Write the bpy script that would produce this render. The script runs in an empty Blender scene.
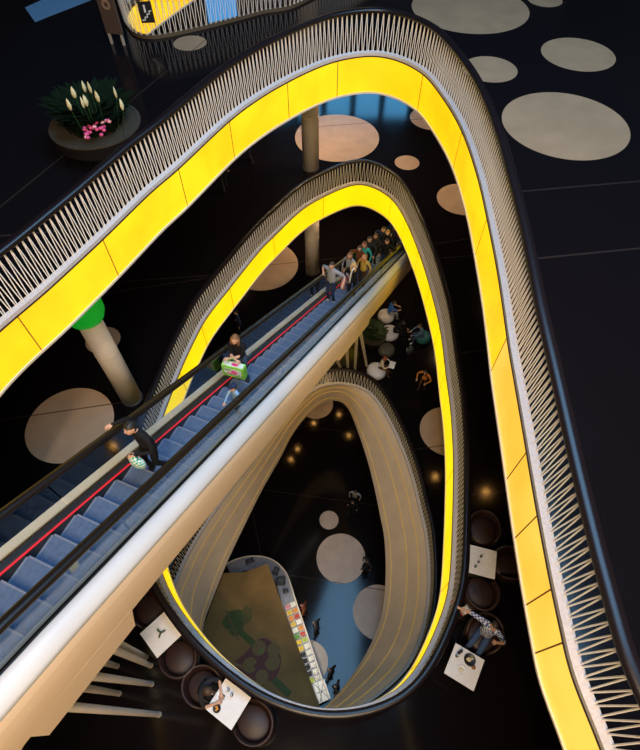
import bpy, bmesh, math, random
from mathutils import Vector, Matrix
random.seed(7)
PI=math.pi
SC=bpy.context.scene; COL=SC.collection
# ------------------------------------------------------------------ camera
FPX=520.0; TH=math.atan2(360,520); SN,CS=math.sin(TH),math.cos(TH)
CAMZ=26.25; HA,HB,HC,HD=6.6,13.75,20.0,26.25
ZA,ZB,ZC,ZD=CAMZ-HA,CAMZ-HB,CAMZ-HC,0.0
cd=bpy.data.cameras.new('camera'); cd.sensor_width=36; cd.lens=FPX/750*36; cd.clip_end=200
cam=bpy.data.objects.new('camera',cd); COL.objects.link(cam)
cam.location=(0,0,CAMZ); cam.rotation_euler=(TH,0,0); SC.camera=cam
def ray(x,y):
    r=x-320.; u=375.-y
    X,Y,Z=r,FPX*SN+u*CS,-FPX*CS+u*SN
    return Vector((X/-Z,Y/-Z,-1.0))
def bp(x,y,H):                       # photo pixel -> point on the level H metres under the eye
    return Vector((0,0,CAMZ))+ray(x,y)*H
def px(P):
    X,Y,Z=P[0],P[1],P[2]-CAMZ
    fw=Y*SN-Z*CS; up=Y*CS+Z*SN
    return 320+FPX*X/fw,375-FPX*up/fw
# ------------------------------------------------------------------ materials
MATS={}
def mat(name,col,rough=.5,metal=0,spec=.5,noise=0,nscale=8,emit=None,estr=0,coat=0):
    if name in MATS: return MATS[name]
    m=bpy.data.materials.new(name); m.use_nodes=True; nt=m.node_tree; b=nt.nodes['Principled BSDF']
    b.inputs['Base Color'].default_value=(*col,1); b.inputs['Roughness'].default_value=rough
    b.inputs['Metallic'].default_value=metal; b.inputs['Specular IOR Level'].default_value=spec
    b.inputs['Coat Weight'].default_value=coat
    if emit: b.inputs['Emission Color'].default_value=(*emit,1); b.inputs['Emission Strength'].default_value=estr
    if noise:
        tc=nt.nodes.new('ShaderNodeTexCoord'); n=nt.nodes.new('ShaderNodeTexNoise'); n.inputs['Scale'].default_value=nscale; n.inputs['Detail'].default_value=4
        r=nt.nodes.new('ShaderNodeValToRGB')
        r.color_ramp.elements[0].position=.3; r.color_ramp.elements[1].position=.7
        r.color_ramp.elements[0].color=(*[max(0,c*(1-noise)) for c in col],1); r.color_ramp.elements[1].color=(*[min(1,c*(1+noise)) for c in col],1)
        nt.links.new(tc.outputs['Object'],n.inputs['Vector']); nt.links.new(n.outputs['Fac'],r.inputs['Fac']); nt.links.new(r.outputs['Color'],b.inputs['Base Color'])
    MATS[name]=m; return m
def floor_gloss(name,circles,seams,base=(.0055,.0042,.005),tan=(.56,.41,.29)):
    """polished dark stone with pale round inlays and thin joints, all in world metres"""
    m=bpy.data.materials.new(name); m.use_nodes=True; nt=m.node_tree; N=nt.nodes; L=nt.links; b=N['Principled BSDF']
    geo=N.new('ShaderNodeNewGeometry'); sep=N.new('ShaderNodeSeparateXYZ'); L.new(geo.outputs['Position'],sep.inputs[0])
    comb=N.new('ShaderNodeCombineXYZ'); L.new(sep.outputs[0],comb.inputs[0]); L.new(sep.outputs[1],comb.inputs[1])
    def mth(op,a,bv=None,c=None):
        n=N.new('ShaderNodeMath'); n.operation=op
        for i,v in enumerate((a,bv,c)):
            if v is None: continue
            if isinstance(v,(int,float)): n.inputs[i].default_value=v
            else: L.new(v,n.inputs[i])
        return n.outputs[0]
    tot=None
    for (cx,cy,r) in circles:
        d=N.new('ShaderNodeVectorMath'); d.operation='DISTANCE'; L.new(comb.outputs[0],d.inputs[0]); d.inputs[1].default_value=(cx,cy,0)
        k=mth('LESS_THAN',d.outputs['Value'],r)
        tot=k if tot is None else mth('MAXIMUM',tot,k)
    sm=None
    for (p,q) in seams:
        dx,dy=q[0]-p[0],q[1]-p[1]; l=math.hypot(dx,dy); nx,ny=-dy/l,dx/l
        a=mth('MULTIPLY',sep.outputs[0],nx); a=mth('MULTIPLY_ADD',sep.outputs[1],ny,a); a=mth('SUBTRACT',a,nx*p[0]+ny*p[1]); a=mth('ABSOLUTE',a); k=mth('LESS_THAN',a,.022)
        sm=k if sm is None else mth('MAXIMUM',sm,k)
    no=N.new('ShaderNodeTexNoise'); no.inputs['Scale'].default_value=1.6; no.inputs['Detail'].default_value=6; L.new(geo.outputs['Position'],no.inputs['Vector'])
    no2=N.new('ShaderNodeTexNoise'); no2.inputs['Scale'].default_value=60; no2.inputs['Detail'].default_value=3; L.new(geo.outputs['Position'],no2.inputs['Vector'])
    def ramp(src,c0,c1,p0=.35,p1=.65):
        r=N.new('ShaderNodeValToRGB'); r.color_ramp.elements[0].position=p0; r.color_ramp.elements[1].position=p1
        r.color_ramp.elements[0].color=(*c0,1); r.color_ramp.elements[1].color=(*c1,1); L.new(src,r.inputs[0]); return r.outputs[0]
    cb=ramp(no2.outputs['Fac'],[v*.7 for v in base],[v*1.5 for v in base])
    ct=ramp(no.outputs['Fac'],[v*.9 for v in tan],[v*1.05 for v in tan])
    def mix(f,a,bb):
        x=N.new('ShaderNodeMix'); x.data_type='RGBA'; 
        if isinstance(f,(int,float)): x.inputs[0].default_value=f
        else: L.new(f,x.inputs[0])
        for i,v in ((6,a),(7,bb)):
            if isinstance(v,tuple): x.inputs[i].default_value=v
            else: L.new(v,x.inputs[i])
        return x.outputs[2]
    c=mix(tot,cb,ct) if tot is not None else cb
    if sm is not None:
        sc=mix(tot,(.026,.018,.016,1),(.16,.10,.06,1)) if tot is not None else (.026,.018,.016,1)
        c=mix(sm,c,sc)
    L.new(c,b.inputs['Base Color'])
    ro=mth('MULTIPLY_ADD',no.outputs['Fac'],.06,.085)
    if tot is not None: ro=mth('MULTIPLY_ADD',tot,.22,ro)
    L.new(ro,b.inputs['Roughness']); b.inputs['Specular IOR Level'].default_value=.30
    return m
def glow_mat(name,c0,c1,strength,sc=.5,extra=None):
    m=bpy.data.materials.new(name); m.use_nodes=True; nt=m.node_tree; N=nt.nodes; L=nt.links; b=N['Principled BSDF']
    b.inputs['Base Color'].default_value=(.35,.25,.02,1); b.inputs['Roughness'].default_value=.35
    g=N.new('ShaderNodeNewGeometry'); no=N.new('ShaderNodeTexNoise'); no.inputs['Scale'].default_value=sc; no.inputs['Detail'].default_value=2.5
    L.new(g.outputs['Position'],no.inputs['Vector'])
    r=N.new('ShaderNodeValToRGB'); r.color_ramp.elements[0].position=.35; r.color_ramp.elements[1].position=.68
    r.color_ramp.elements[0].color=(*c0,1); r.color_ramp.elements[1].color=(*c1,1)
    L.new(no.outputs['Fac'],r.inputs[0]); L.new(r.outputs[0],b.inputs['Emission Color']); b.inputs['Emission Strength'].default_value=strength
    return m
def glass_mat(name,tint,refl=.12):
    m=bpy.data.materials.new(name); m.use_nodes=True; nt=m.node_tree; N=nt.nodes; L=nt.links
    N.remove(N['Principled BSDF']); o=N['Material Output']
    t=N.new('ShaderNodeBsdfTransparent'); t.inputs[0].default_value=(*tint,1)
    g=N.new('ShaderNodeBsdfGlossy'); g.inputs['Roughness'].default_value=.03; g.inputs[0].default_value=(.9,.95,1,1)
    f=N.new('ShaderNodeLayerWeight'); f.inputs[0].default_value=.5
    p=N.new('ShaderNodeMath'); p.operation='POWER'; p.inputs[1].default_value=4; L.new(f.outputs['Facing'],p.inputs[0])
    q=N.new('ShaderNodeMath'); q.operation='MULTIPLY_ADD'; q.inputs[1].default_value=.5; q.inputs[2].default_value=.035; L.new(p.outputs[0],q.inputs[0])
    x=N.new('ShaderNodeMixShader'); L.new(q.outputs[0],x.inputs[0]); L.new(t.outputs[0],x.inputs[1]); L.new(g.outputs[0],x.inputs[2]); L.new(x.outputs[0],o.inputs[0])
    return m
def checker_mat(name,a,b_,scale):
    m=bpy.data.materials.new(name); m.use_nodes=True; nt=m.node_tree; N=nt.nodes; L=nt.links; b=N['Principled BSDF']; b.inputs['Roughness'].default_value=.9
    tc=N.new('ShaderNodeTexCoord'); c=N.new('ShaderNodeTexChecker'); c.inputs['Scale'].default_value=scale; c.inputs[1].default_value=(*a,1); c.inputs[2].default_value=(*b_,1)
    L.new(tc.outputs['Object'],c.inputs[0]); L.new(c.outputs[0],b.inputs['Base Color']); return m
M_white=mat('white_paint',(.80,.78,.76),.4,noise=.03,nscale=3)
M_cream=mat('cream_cladding',(.76,.55,.35),.5,noise=.04,nscale=1.2)
M_cap=mat('white_cladding',(.66,.66,.67),.35,noise=.03,nscale=1.5)
M_fun=mat('beige_cladding',(.84,.68,.53),.55,noise=.06,nscale=1.5)
M_gold=mat('gold_strip',(.75,.50,.10),.4,emit=(1,.62,.06),estr=.12)
M_rail=mat('dark_handrail',(.010,.006,.007),.3,spec=.4)
M_rub=mat('rubber_handrail',(.010,.006,.004),.36,spec=.4)
M_bar=mat('white_bar',(.84,.80,.76),.35)
M_kerb=mat('grey_kerb',(.58,.53,.52),.5,noise=.12,nscale=30)
M_gap=mat('dark_gap',(.02,.015,.01),.6)
M_trim=mat('pale_trim',(.72,.64,.52),.45)
M_ceil=mat('dark_ceiling',(.03,.026,.024),.8,noise=.2)
M_wall=mat('dark_wall',(.05,.045,.045),.7,noise=.15,nscale=2)
M_col=mat('column_plaster',(.70,.62,.55),.6,noise=.05,nscale=2)
M_black=mat('black_plastic',(.015,.015,.016),.4)
M_dgrey=mat('dark_grey',(.05,.05,.055),.5)
M_step=mat('step_metal',(.080,.125,.215),.5,metal=.1,noise=.12,nscale=14)
M_stepedge=mat('step_edge',(.15,.18,.25),.5)
M_red=mat('red_strip',(.75,.02,.03),.4,emit=(1,.02,.03),estr=.35)
M_steel=mat('brushed_steel',(.36,.40,.45),.4,metal=.4)
M_green=mat('green_glow',(.02,.35,.05),.4,emit=(.0,.55,.03),estr=.35)
M_chair=mat('brown_leather',(.024,.008,.007),.5,noise=.25,nscale=6)
M_table=mat('white_tabletop',(.80,.80,.82),.35,noise=.04,nscale=10)
M_leaf=mat('leaf_green',(.02,.07,.02),.5,noise=.4,nscale=12)
M_glass=glass_mat('clear_glass',(.94,.965,.97))
M_yA=glow_mat('yellow_panel_bright',(1.0,.54,.0),(1.0,.70,.004),1.06,.8)
M_yB=glow_mat('yellow_panel_vivid',(1.0,.66,.0),(1.0,.76,.0),1.12,.7)
M_yC=glow_mat('yellow_panel_pale',(1.0,.50,.045),(1.0,.66,.11),1.05,.6)
# ------------------------------------------------------------------ mesh helpers
class MB:
    def __init__(s): s.v=[];s.f=[];s.m=[]
    def add(s,vs,fs,mi=0):
        o=len(s.v); s.v+= [Vector(v) for v in vs]; s.f+=[[i+o for i in f] for f in fs]; s.m+=[mi]*len(fs)
    def box(s,c,sz,rz=0,mi=0,R=None):
        R=R or Matrix.Rotation(rz,3,'Z'); c=Vector(c); x,y,z=[v/2 for v in sz]
        vs=[c+R@Vector((a*x,b*y,d*z)) for a in(-1,1) for b in(-1,1) for d in(-1,1)]
        s.add(vs,[(0,1,3,2),(4,6,7,5),(0,4,5,1),(2,3,7,6),(0,2,6,4),(1,5,7,3)],mi); return s
    def bar(s,a,b,r,n=6,r2=None,mi=0):
        a=Vector(a);b=Vector(b);d=(b-a).normalized(); u=d.orthogonal().normalized(); w=d.cross(u); r2=r if r2 is None else r2
        vs=[a+(u*math.cos(2*PI*i/n)+w*math.sin(2*PI*i/n))*r for i in range(n)]+[b+(u*math.cos(2*PI*i/n)+w*math.sin(2*PI*i/n))*r2 for i in range(n)]
        s.add(vs,[(i,(i+1)%n,n+(i+1)%n,n+i) for i in range(n)]+[tuple(range(n-1,-1,-1)),tuple(range(n,2*n))],mi); return s
    def tube(s,pts,r,n=8,closed=False,mi=0):
        pts=[Vector(p) for p in pts]; k=len(pts); prev=None; rings=[]
        for i,p in enumerate(pts):
            t=(pts[(i+1)%k]-pts[i-1]) if closed or 0<i<k-1 else (pts[1]-pts[0] if i==0 else pts[-1]-pts[-2])
            t.normalize(); u=(prev-t*prev.dot(t)).normalized() if prev is not None else t.orthogonal().normalized(); prev=u; w=t.cross(u)
            rr=r[i] if isinstance(r,(list,tuple)) else r
            rings.append([p+(u*math.cos(2*PI*j/n)+w*math.sin(2*PI*j/n))*rr for j in range(n)])
        vs=[v for R in rings for v in R]; fs=[]
        for i in range(k if closed else k-1):
            a=i*n;b=((i+1)%k)*n
            fs+=[(a+j,a+(j+1)%n,b+(j+1)%n,b+j) for j in range(n)]
        if not closed: fs+=[tuple(range(n-1,-1,-1)),tuple(range((k-1)*n,k*n))]
        s.add(vs,fs,mi); return s
    def lathe(s,prof,c=(0,0,0),n=24,sx=1,sy=1,rz=0,mi=0):
        c=Vector(c); R=Matrix.Rotation(rz,3,'Z'); vs=[];k=len(prof)
        for (r,z) in prof:
            for j in range(n):
                vs.append(c+R@Vector((r*sx*math.cos(2*PI*j/n),r*sy*math.sin(2*PI*j/n),z)))
        fs=[(i*n+j,i*n+(j+1)%n,(i+1)*n+(j+1)%n,(i+1)*n+j) for i in range(k-1) for j in range(n)]
        if prof[0][0]>1e-4: fs.append(tuple(range(n-1,-1,-1)))
        if prof[-1][0]>1e-4: fs.append(tuple(range((k-1)*n,k*n)))
        s.add(vs,fs,mi); return s
    def ball(s,c,r,n=10,sc=(1,1,1),mi=0,R=None):
        c=Vector(c); vs=[];m=n//2+1
        R=R or Matrix.Identity(3)
        vs.append(c+R@Vector((0,0,-r*sc[2])))
        for i in range(1,m):
            a=-PI/2+PI*i/m
            for j in range(n): vs.append(c+R@Vector((r*sc[0]*math.cos(a)*math.cos(2*PI*j/n),r*sc[1]*math.cos(a)*math.sin(2*PI*j/n),r*sc[2]*math.sin(a))))
        vs.append(c+R@Vector((0,0,r*sc[2]))); t=len(vs)-1
        fs=[(0,1+(j+1)%n,1+j) for j in range(n)]
        for i in range(m-2): fs+=[(1+i*n+j,1+i*n+(j+1)%n,1+(i+1)*n+(j+1)%n,1+(i+1)*n+j) for j in range(n)]
        fs+=[(1+(m-2)*n+j,1+(m-2)*n+(j+1)%n,t) for j in range(n)]
        s.add(vs,fs,mi); return s
    def prism(s,poly,z0,z1,mi=0):
        k=len(poly); vs=[(p[0],p[1],z0) for p in poly]+[(p[0],p[1],z1) for p in poly]
        s.add(vs,[tuple(range(k-1,-1,-1)),tuple(range(k,2*k))]+[(i,(i+1)%k,k+(i+1)%k,k+i) for i in range(k)],mi); return s
    def sweep(s,ring_list,closed=True,mi=0,caps=True):
        k=len(ring_list);n=len(ring_list[0]); vs=[v for r in ring_list for v in r]; fs=[]
        for i in range(k if closed else k-1):
            a=i*n;b=((i+1)%k)*n; fs+=[(a+j,a+(j+1)%n,b+(j+1)%n,b+j) for j in range(n)]
        if not closed and caps: fs+=[tuple(range(n-1,-1,-1)),tuple(range((k-1)*n,k*n))]
        s.add(vs,fs,mi); return s
def mesh(name,mb,mats,smooth=False,fixn=True):
    me=bpy.data.meshes.new(name); me.from_pydata([tuple(v) for v in mb.v],[],mb.f)
    for m in (mats if isinstance(mats,(list,tuple)) else [mats]): me.materials.append(m)
    for p,i in zip(me.polygons,mb.m): p.material_index=i
    if fixn:
        bm=bmesh.new(); bm.from_mesh(me); bmesh.ops.recalc_face_normals(bm,faces=bm.faces); bm.to_mesh(me); bm.free()
    if smooth:
        for p in me.polygons: p.use_smooth=True
    me.update(); return me
def obj(name,mb,mats,parent=None,smooth=False,fixn=True,bevel=0):
    me=mesh(name,mb,mats,smooth,fixn) if isinstance(mb,MB) else mb
    o=bpy.data.objects.new(name,me); COL.objects.link(o)
    if parent:
        o.parent=parent
        o.matrix_parent_inverse=Matrix.Translation(-parent.location) if parent.get('_w') else Matrix.Identity(4)
    if bevel:
        b=o.modifiers.new('bevel','BEVEL'); b.width=bevel; b.segments=2; b.limit_method='ANGLE'
    return o
def tag(o,label,cat,group=None,kind=None):
    o['label']=label; o['category']=cat
    if group: o['group']=group
    if kind: o['kind']=kind
    return o
def thing(name,label,cat,loc=(0,0,0),rz=0,group=None,world=False):
    o=bpy.data.objects.new(name,None); COL.objects.link(o); o.empty_display_size=.1
    o.location=loc; o.rotation_euler=(0,0,rz); tag(o,label,cat,group)
    if world: o['_w']=1          # parts are given in world metres
    return o
def struct(name,mb,m,smooth=False,fixn=True):
    o=obj(name,mb,m,smooth=smooth,fixn=fixn); o['kind']='structure'; return o
def dup(root,loc,rz,label,group=None,scale=None):
    r=root.copy(); COL.objects.link(r); r.location=loc; r.rotation_euler=(0,0,rz); r['label']=label
    if group: r['group']=group
    for ch in list(root.children):
        c=ch.copy(); COL.objects.link(c); c.parent=r
        for g in list(ch.children):
            d=g.copy(); COL.objects.link(d); d.parent=c
    return r
def cloud(pts,n=480,smooth=3):
    """closed smooth loop through the given plan points"""
    k=len(pts); out=[]
    for i in range(k):
        p0,p1,p2,p3=[Vector(pts[(i+j)%k][:2]) for j in(-1,0,1,2)]
        for t in [j/24 for j in range(24)]:
            out.append(.5*((2*p1)+(p2-p0)*t+(2*p0-5*p1+4*p2-p3)*t*t+(3*p1-p0-3*p2+p3)*t**3))
    def resample(P,n):
        L=[0]
        for a,b in zip(P,P[1:]+P[:1]): L.append(L[-1]+(b-a).length)
        res=[];j=0
        for i in range(n):
            d=L[-1]*i/n
            while L[j+1]<d: j+=1
            a,b=P[j],P[(j+1)%len(P)]; res.append(a.lerp(b,(d-L[j])/max(1e-9,L[j+1]-L[j])))
        return res
    P=resample(out,n)
    for _ in range(smooth*6): P=[(P[i-1]+P[i]*2+P[(i+1)%n])/4 for i in range(n)]
    P=resample(P,n)
    ar=sum(P[i].x*P[(i+1)%n].y-P[(i+1)%n].x*P[i].y for i in range(n))
    if ar<0: P.reverse()
    return P
def normals(P):
    n=len(P); return [Vector(((P[(i+1)%n]-P[i-1]).y,-(P[(i+1)%n]-P[i-1]).x)).normalized() for i in range(n)]   # pointing out of the opening
# ------------------------------------------------------------------ plan of the openings
tA=[(102.2,238.1),(150.6,191),(177.2,168.5),(228.7,120.3),(260,97),(286.9,81.3),(312,69),(337.8,59.6),(371.3,54.7),(398,59.4),(423.4,73),(441,94),(456.2,118),(467.5,143.4),(479,180),(487.2,216.4),(497,265.6),(504,310.6),(508.8,345),(515.3,382.2),(523.7,430),(530.8,472.2),(539.3,520),(552.5,588.8),(565,645),(571,673)]
PA=[bp(x,y,HA-.02) for x,y in tA]
a0,a1=PA[0],PA[2]; dl=(a0-a1).normalized()
PA=[Vector((-3.0,-3.2,0)),Vector((-4.75,-1.0,0)),Vector((-5.75,2.2,0)),Vector((-5.6,4.6,0)),a0+dl*1.35]+PA+[Vector((2.93,-.8,0)),Vector((2.4,-2.8,0)),Vector((0.2,-4.2,0))]
LA=cloud(PA,560,2)
tB=[(155,440),(178.8,374.4),(194.4,340),(207,317),(230.3,287),(260,250),(274.4,235.6),(300,211),(322.8,196.8),(352.5,184.5),(371,186),(391.6,198.5),(405.6,220),(419.7,254),(430.6,289),(440.5,330),(446.4,376.6),(450.8,410),(453.4,452.5),(453.4,485),(452.5,525),(449.4,582.5),(440.6,617),(421,660.6),(400,687),(380,699),(356,706.5),(325,708.5),(293.7,702),(262.5,688),(231,665.5),(206,642),(186,617),(170,592),(158,560),(150,520),(149,480)]
LB=cloud([bp(x,y,HB-.02) for x,y in tB],480,2)
tC=[(312.5,392),(327.5,386),(345,385),(365,391),(377.5,404),(390,425),(402.5,453),(413,485),(418.5,510),(424,532),(427,565),(426,602.7),(418.5,638),(404,667.3),(380.5,691),(350.5,711),(325,721),(290,722),(245,703),(205,668),(180,628),(172,598),(177,583),(192,549.6),(221,504.8),(255,460),(285,420)]
LC=cloud([bp(x,y,HC-.02) for x,y in tC],420,2)
HCL=HC+2.0
tCL=[(290,438),(302.5,420),(315,407.5),(327.5,400.5),(340,400.5),(348.8,409),(357.5,430),(367.5,460),(375,490),(380,515),(384.3,537),(385.8,573.4),(382.3,611.5),(371,643.8),(353.5,673),(332,700),(310,716),(270,716),(228,694),(204,660),(203,626),(212,600),(227,562),(243,528),(262.4,488.8),(281.6,455)]
LCL=cloud([bp(x,y,HCL) for x,y in tCL],420,2)
PA2=[bp(x,y,HA-.02) for x,y in [(300,2),(265,10.5),(230,20),(200,27.5),(175,33),(155,36.5),(143,36.0)]]+[Vector(q+(0,)) for q in ((-5.25,16.4),(-5.7,17.4),(-5.62,18.5),(-5.1,19.9),(-4.4,21.5),(-3.0,24.3),(-1.0,26.0),(1.5,25.5),(2.0,22.5))]
LA2=cloud(PA2,260,1)
BX=(-16,14,-9,34)
def slab(name,z,holes,m,up=True):
    bm=bmesh.new()
    loops=[[(BX[0],BX[2]),(BX[1],BX[2]),(BX[1],BX[3]),(BX[0],BX[3])]]+[[(p.x,p.y) for p in h] for h in holes]
    for l in loops:
        vs=[bm.verts.new((x,y,z)) for x,y in l]
        for i in range(len(vs)): bm.edges.new((vs[i],vs[(i+1)%len(vs)]))
    bmesh.ops.triangle_fill(bm,edges=bm.edges[:],use_beauty=True,normal=(0,0,1))
    for f in bm.faces:
        if (f.normal.z>0)!=up: f.normal_flip()
    me=bpy.data.meshes.new(name); bm.to_mesh(me); bm.free(); me.materials.append(m)
    o=bpy.data.objects.new(name,me); COL.objects.link(o); o['kind']='structure'; return o
def circ(cx,cy,rx,H):            # plan circle from the middle and half-width of its picture
    c=bp(cx,cy,H); e=bp(cx+rx,cy,H); return (c.x,c.y,e.x-c.x)
cA=[circ(190,43,16.5,HA),circ(470,8,58,HA),circ(490,69,27,HA),circ(545,0,17,HA),circ(578,54,36,HA),circ(565,124,62,HA)]
cB=[circ(337,137,42,HB),circ(407,162.6,12.3,HB),circ(432,118,22,HB),circ(462,199,25,HB),circ(70,424,43,HB),circ(103,340,17,HB)]
cC=[circ(263,265,35,HC),circ(448,431,28,HC)]
cD=[circ(329,520,9.5,HD),circ(341,558,24.5,HD),circ(379,612,26,HD),circ(316,404,17,HD),circ(308,662,20,HD)]
def sm(H,*ls): return [((bp(*a,H).x,bp(*a,H).y),(bp(*b,H).x,bp(*b,H).y)) for a,b in ls]
sA=sm(HA,((420,200),(560,188)),((150,85),(230,20)),((500,262),(571,255)))
sB=sm(HB,((70,410),(180,394)),((160,285),(60,300)),((440,258),(480,255)),((300,128),(380,122)),((470,495),(510,490)))
sC=sm(HC,((240,268),(300,262)),((412,450),(445,445)))
sD=sm(HD,((258,489),(380,506)),((250,500),(262,560)),((290,575),(370,588)),((290,424),(345,432)))
FA=floor_gloss('floor_stone_top',cA,sA,tan=(.36,.23,.135)); FB=floor_gloss('floor_stone_second',cB,sB); FC=floor_gloss('floor_stone_third',cC,sC); FD=floor_gloss('floor_stone_ground',cD,sD,tan=(.52,.42,.36))
slab('floor',ZD,[],FD); slab('floor',ZC,[LC],FC); slab('floor',ZB,[LB],FB); slab('floor',ZA,[LA,LA2],FA)
FHA,FHB=.99,1.10
slab('ceiling',ZA-FHA,[LA,LA2],M_ceil,False); slab('ceiling',ZB-FHB,[LB],M_ceil,False); slab('ceiling',ZC-2.0,[LCL],M_ceil,False)
# walls round the hall (outside the picture; seen in the polished floors)
WT=ZA+6
for nm,c,s in (('wall_back',((BX[0]+BX[1])/2,BX[3]+.1,WT/2),(BX[1]-BX[0],.2,WT)),('wall_front',((BX[0]+BX[1])/2,BX[2]-.1,WT/2),(BX[1]-BX[0],.2,WT)),
               ('wall_left',(BX[0]-.1,(BX[2]+BX[3])/2,WT/2),(.2,BX[3]-BX[2],WT)),('wall_right',(BX[1]+.1,(BX[2]+BX[3])/2,WT/2),(.2,BX[3]-BX[2],WT))):
    struct(nm,MB().box(c,s),M_wall)
M_day=mat('daylit_window',(.2,.3,.4),.3,emit=(.06,.30,.60),estr=.7)
def window(i,c,s): struct('window_%d'%i,MB().box(c,s),M_day)
M_day2=mat('daylit_glazing',(.2,.3,.4),.3,emit=(.10,.42,.8),estr=7)
for k in range(5): struct('window_%d'%(k+4),MB().box((-2.6+1.9*k,BX[3]-.02,ZB+3.6),(1.5,.06,2.9)),M_day2); window(2,(-5.6,BX[3]-.02,ZB+1.1),(1.7,.06,1.5)); window(3,(8,BX[3]-.02,ZC+2.7),(4,.06,2.4))
# ------------------------------------------------------------------ balustrades and fascias
def sub(L,i0,i1):
    n=len(L); return [L[i%n] for i in range(i0,i1+1)]
def inview(p,m=25):
    x,y=px(p); return -m<x<640+m and -m<y<750+m
def balustrade(L,z,label,period,kerbm=None,hand=(.07,.25),hh=1.04,lean=.15,kw=.12,rr=.011):
    n=len(L); Nn=normals(L)
    t=thing('balustrade',label,'railing',(L[0].x,L[0].y,z),world=True)
    def at(i,o,zz): p=L[i%n]+Nn[i%n]*o; return Vector((p.x,p.y,zz))
    obj('kerb',MB().sweep([[at(i,.004,z),at(i,.004,z+.075),at(i,kw,z+.085),at(i,kw,z)] for i in range(n)]),kerbm or M_kerb,t)
    a,b=hand; e=.02
    obj('handrail',MB().sweep([[at(i,a,z+hh-.05),at(i,a-.0,z+hh-.01),at(i,a+e,z+hh+.02),at(i,(a+b)/2,z+hh+.03),at(i,b-e,z+hh+.02),at(i,b,z+hh-.01),at(i,b,z+hh-.05),at(i,b-e,z+hh-.07),at(i,a+e,z+hh-.07)] for i in range(n)]),M_rail,t,smooth=True)
    Ls=[0]
    for i in range(n): Ls.append(Ls[-1]+(L[(i+1)%n]-L[i]).length)
    T=Ls[-1]; nb=int(T/period); P=T/nb
    import bisect
    def along(s,o,zz):
        s%=T; i=min(n-1,bisect.bisect_right(Ls,s)-1); f=(s-Ls[i])/(Ls[i+1]-Ls[i])
        p=(L[i]+Nn[i]*o).lerp(L[(i+1)%n]+Nn[(i+1)%n]*o,f); return Vector((p.x,p.y,zz))
    bars=[]
    for k in range(nb):
        for sg in (-.5,.5):
            bars.append((along(k*P+sg*.03,kw-.02,z+.08),along(k*P+sg*P*.94,lean,z+hh-.055)))
    def key(b): 
        m=(b[0]+b[1])/2; return ((m-Vector((0,0,CAMZ))).length if inview(m,-8) else 1e3)
    bars.sort(key=key); rest=MB()
    for i,(p,q) in enumerate(bars):
        if i<100: obj('baluster',MB().bar(p,q,rr,5),M_bar,t)
        else: rest.bar(p,q,rr,5)
    o=obj('baluster',rest,M_bar,t); o['kind']='stuff'
    return t
def fascia(L,z,h,label,seams,mats,H,name='luminous_fascia',default=2.1):
    n=len(L); Nn=normals(L)
    t=thing(name,label,'light panel band',(L[0].x,L[0].y,z-h),world=True)
    idx=set()
    for s in seams:
        w=bp(*s,H); idx.add(min(range(n),key=lambda i:(L[i].x-w.x)**2+(L[i].y-w.y)**2))
    idx=sorted(idx) or [0]
    # fill long gaps
    step=(L[1]-L[0]).length; full=[]
    for a,b in zip(idx,idx[1:]+[idx[0]+n]):
        k=max(1,round((b-a)*step/default)) if (b-a)*step>default*1.7 else 1
        for j in range(k): full.append(a+(b-a)*j//k)
    full.sort()
    def at(i,o,zz): p=L[i%n]+Nn[i%n]*o; return Vector((p.x,p.y,zz))
    for a,b in zip(full,full[1:]+[full[0]+n]):
        mb=MB(); rings=[]; ins=.012/step
        for i in range(a,b+1):
            if i==a: q=lambda o,zz:at(a,o,zz).lerp(at(a+1,o,zz),ins)
            elif i==b: q=lambda o,zz:at(b,o,zz).lerp(at(b-1,o,zz),ins)
            else: q=lambda o,zz,i=i:at(i,o,zz)
            rings.append([q(.0,z-.03),q(.05,z-.03),q(.05,z-h+.05),q(.0,z-h+.05)])
        mb.sweep(rings,closed=False)
        c=at((a+b)//2,0,z-h/2)
        obj('glowing_panel',mb,mats(c),t)
    for a in full:
        i=a%n; d=(L[(i+1)%n]-L[i]).normalized()*.008
        q=[at(i,o,zz)+Vector((d.x*sg,d.y*sg,0)) for o in (-.004,.05) for sg in (-1,1) for zz in (z-h+.045,z-.03)]
        g=MB(); g.add(q,[(0,1,3,2),(4,6,7,5),(0,4,5,1),(2,3,7,6),(0,2,6,4),(1,5,7,3)]); obj('panel_joint',g,mat('panel_joint',(.20,.11,.02),.6),t)
    obj('panel_backing',MB().sweep([[at(i,.06,z-.02),at(i,.10,z-.02),at(i,.10,z-h+.04),at(i,.06,z-h+.04)] for i in range(n)]),M_gap,t)
    obj('edge_trim',MB().sweep([[at(i,-.025,z-h+.045),at(i,.10,z-h+.045),at(i,.10,z-h),at(i,-.025,z-h)] for i in range(n)]),M_trim,t)
    obj('edge_trim',MB().sweep([[at(i,-.006,z-.03),at(i,-.006,z),at(i,.10,z),at(i,.10,z-.03)] for i in range(n)]),M_gap,t)
    return t
balustrade(LA,ZA,'large uppermost white-barred railing with dark handrail around the outer egg-shaped opening',.125)
balustrade(LB,ZB,'middle white-barred railing with dark handrail around the opening the escalator passes',.135)
balustrade(LC,ZC,'lowest small white-barred railing with dark handrail above the beige lined funnel',.15,rr=.013)
balustrade(LA2,ZA,'far railing in front of striped yellow light at the top left edge',.15,rr=.011,kerbm=mat('unlit_kerb',(.10,.07,.04),.5))  # this kerb's shade is put into its darker colour
fascia(LA,ZA,FHA,'widest glowing yellow panel band under the uppermost railing',[(102,238),(177.6,168),(229,120),(288,82),(338,59),(422.5,73),(463,130),(486,218),(507,338),(524,451),(538.5,516),(552.5,589),(565,645)],lambda c: M_yC if (c.x>1.5 and c.y<5.2) else M_yA,HA-.02)
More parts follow.
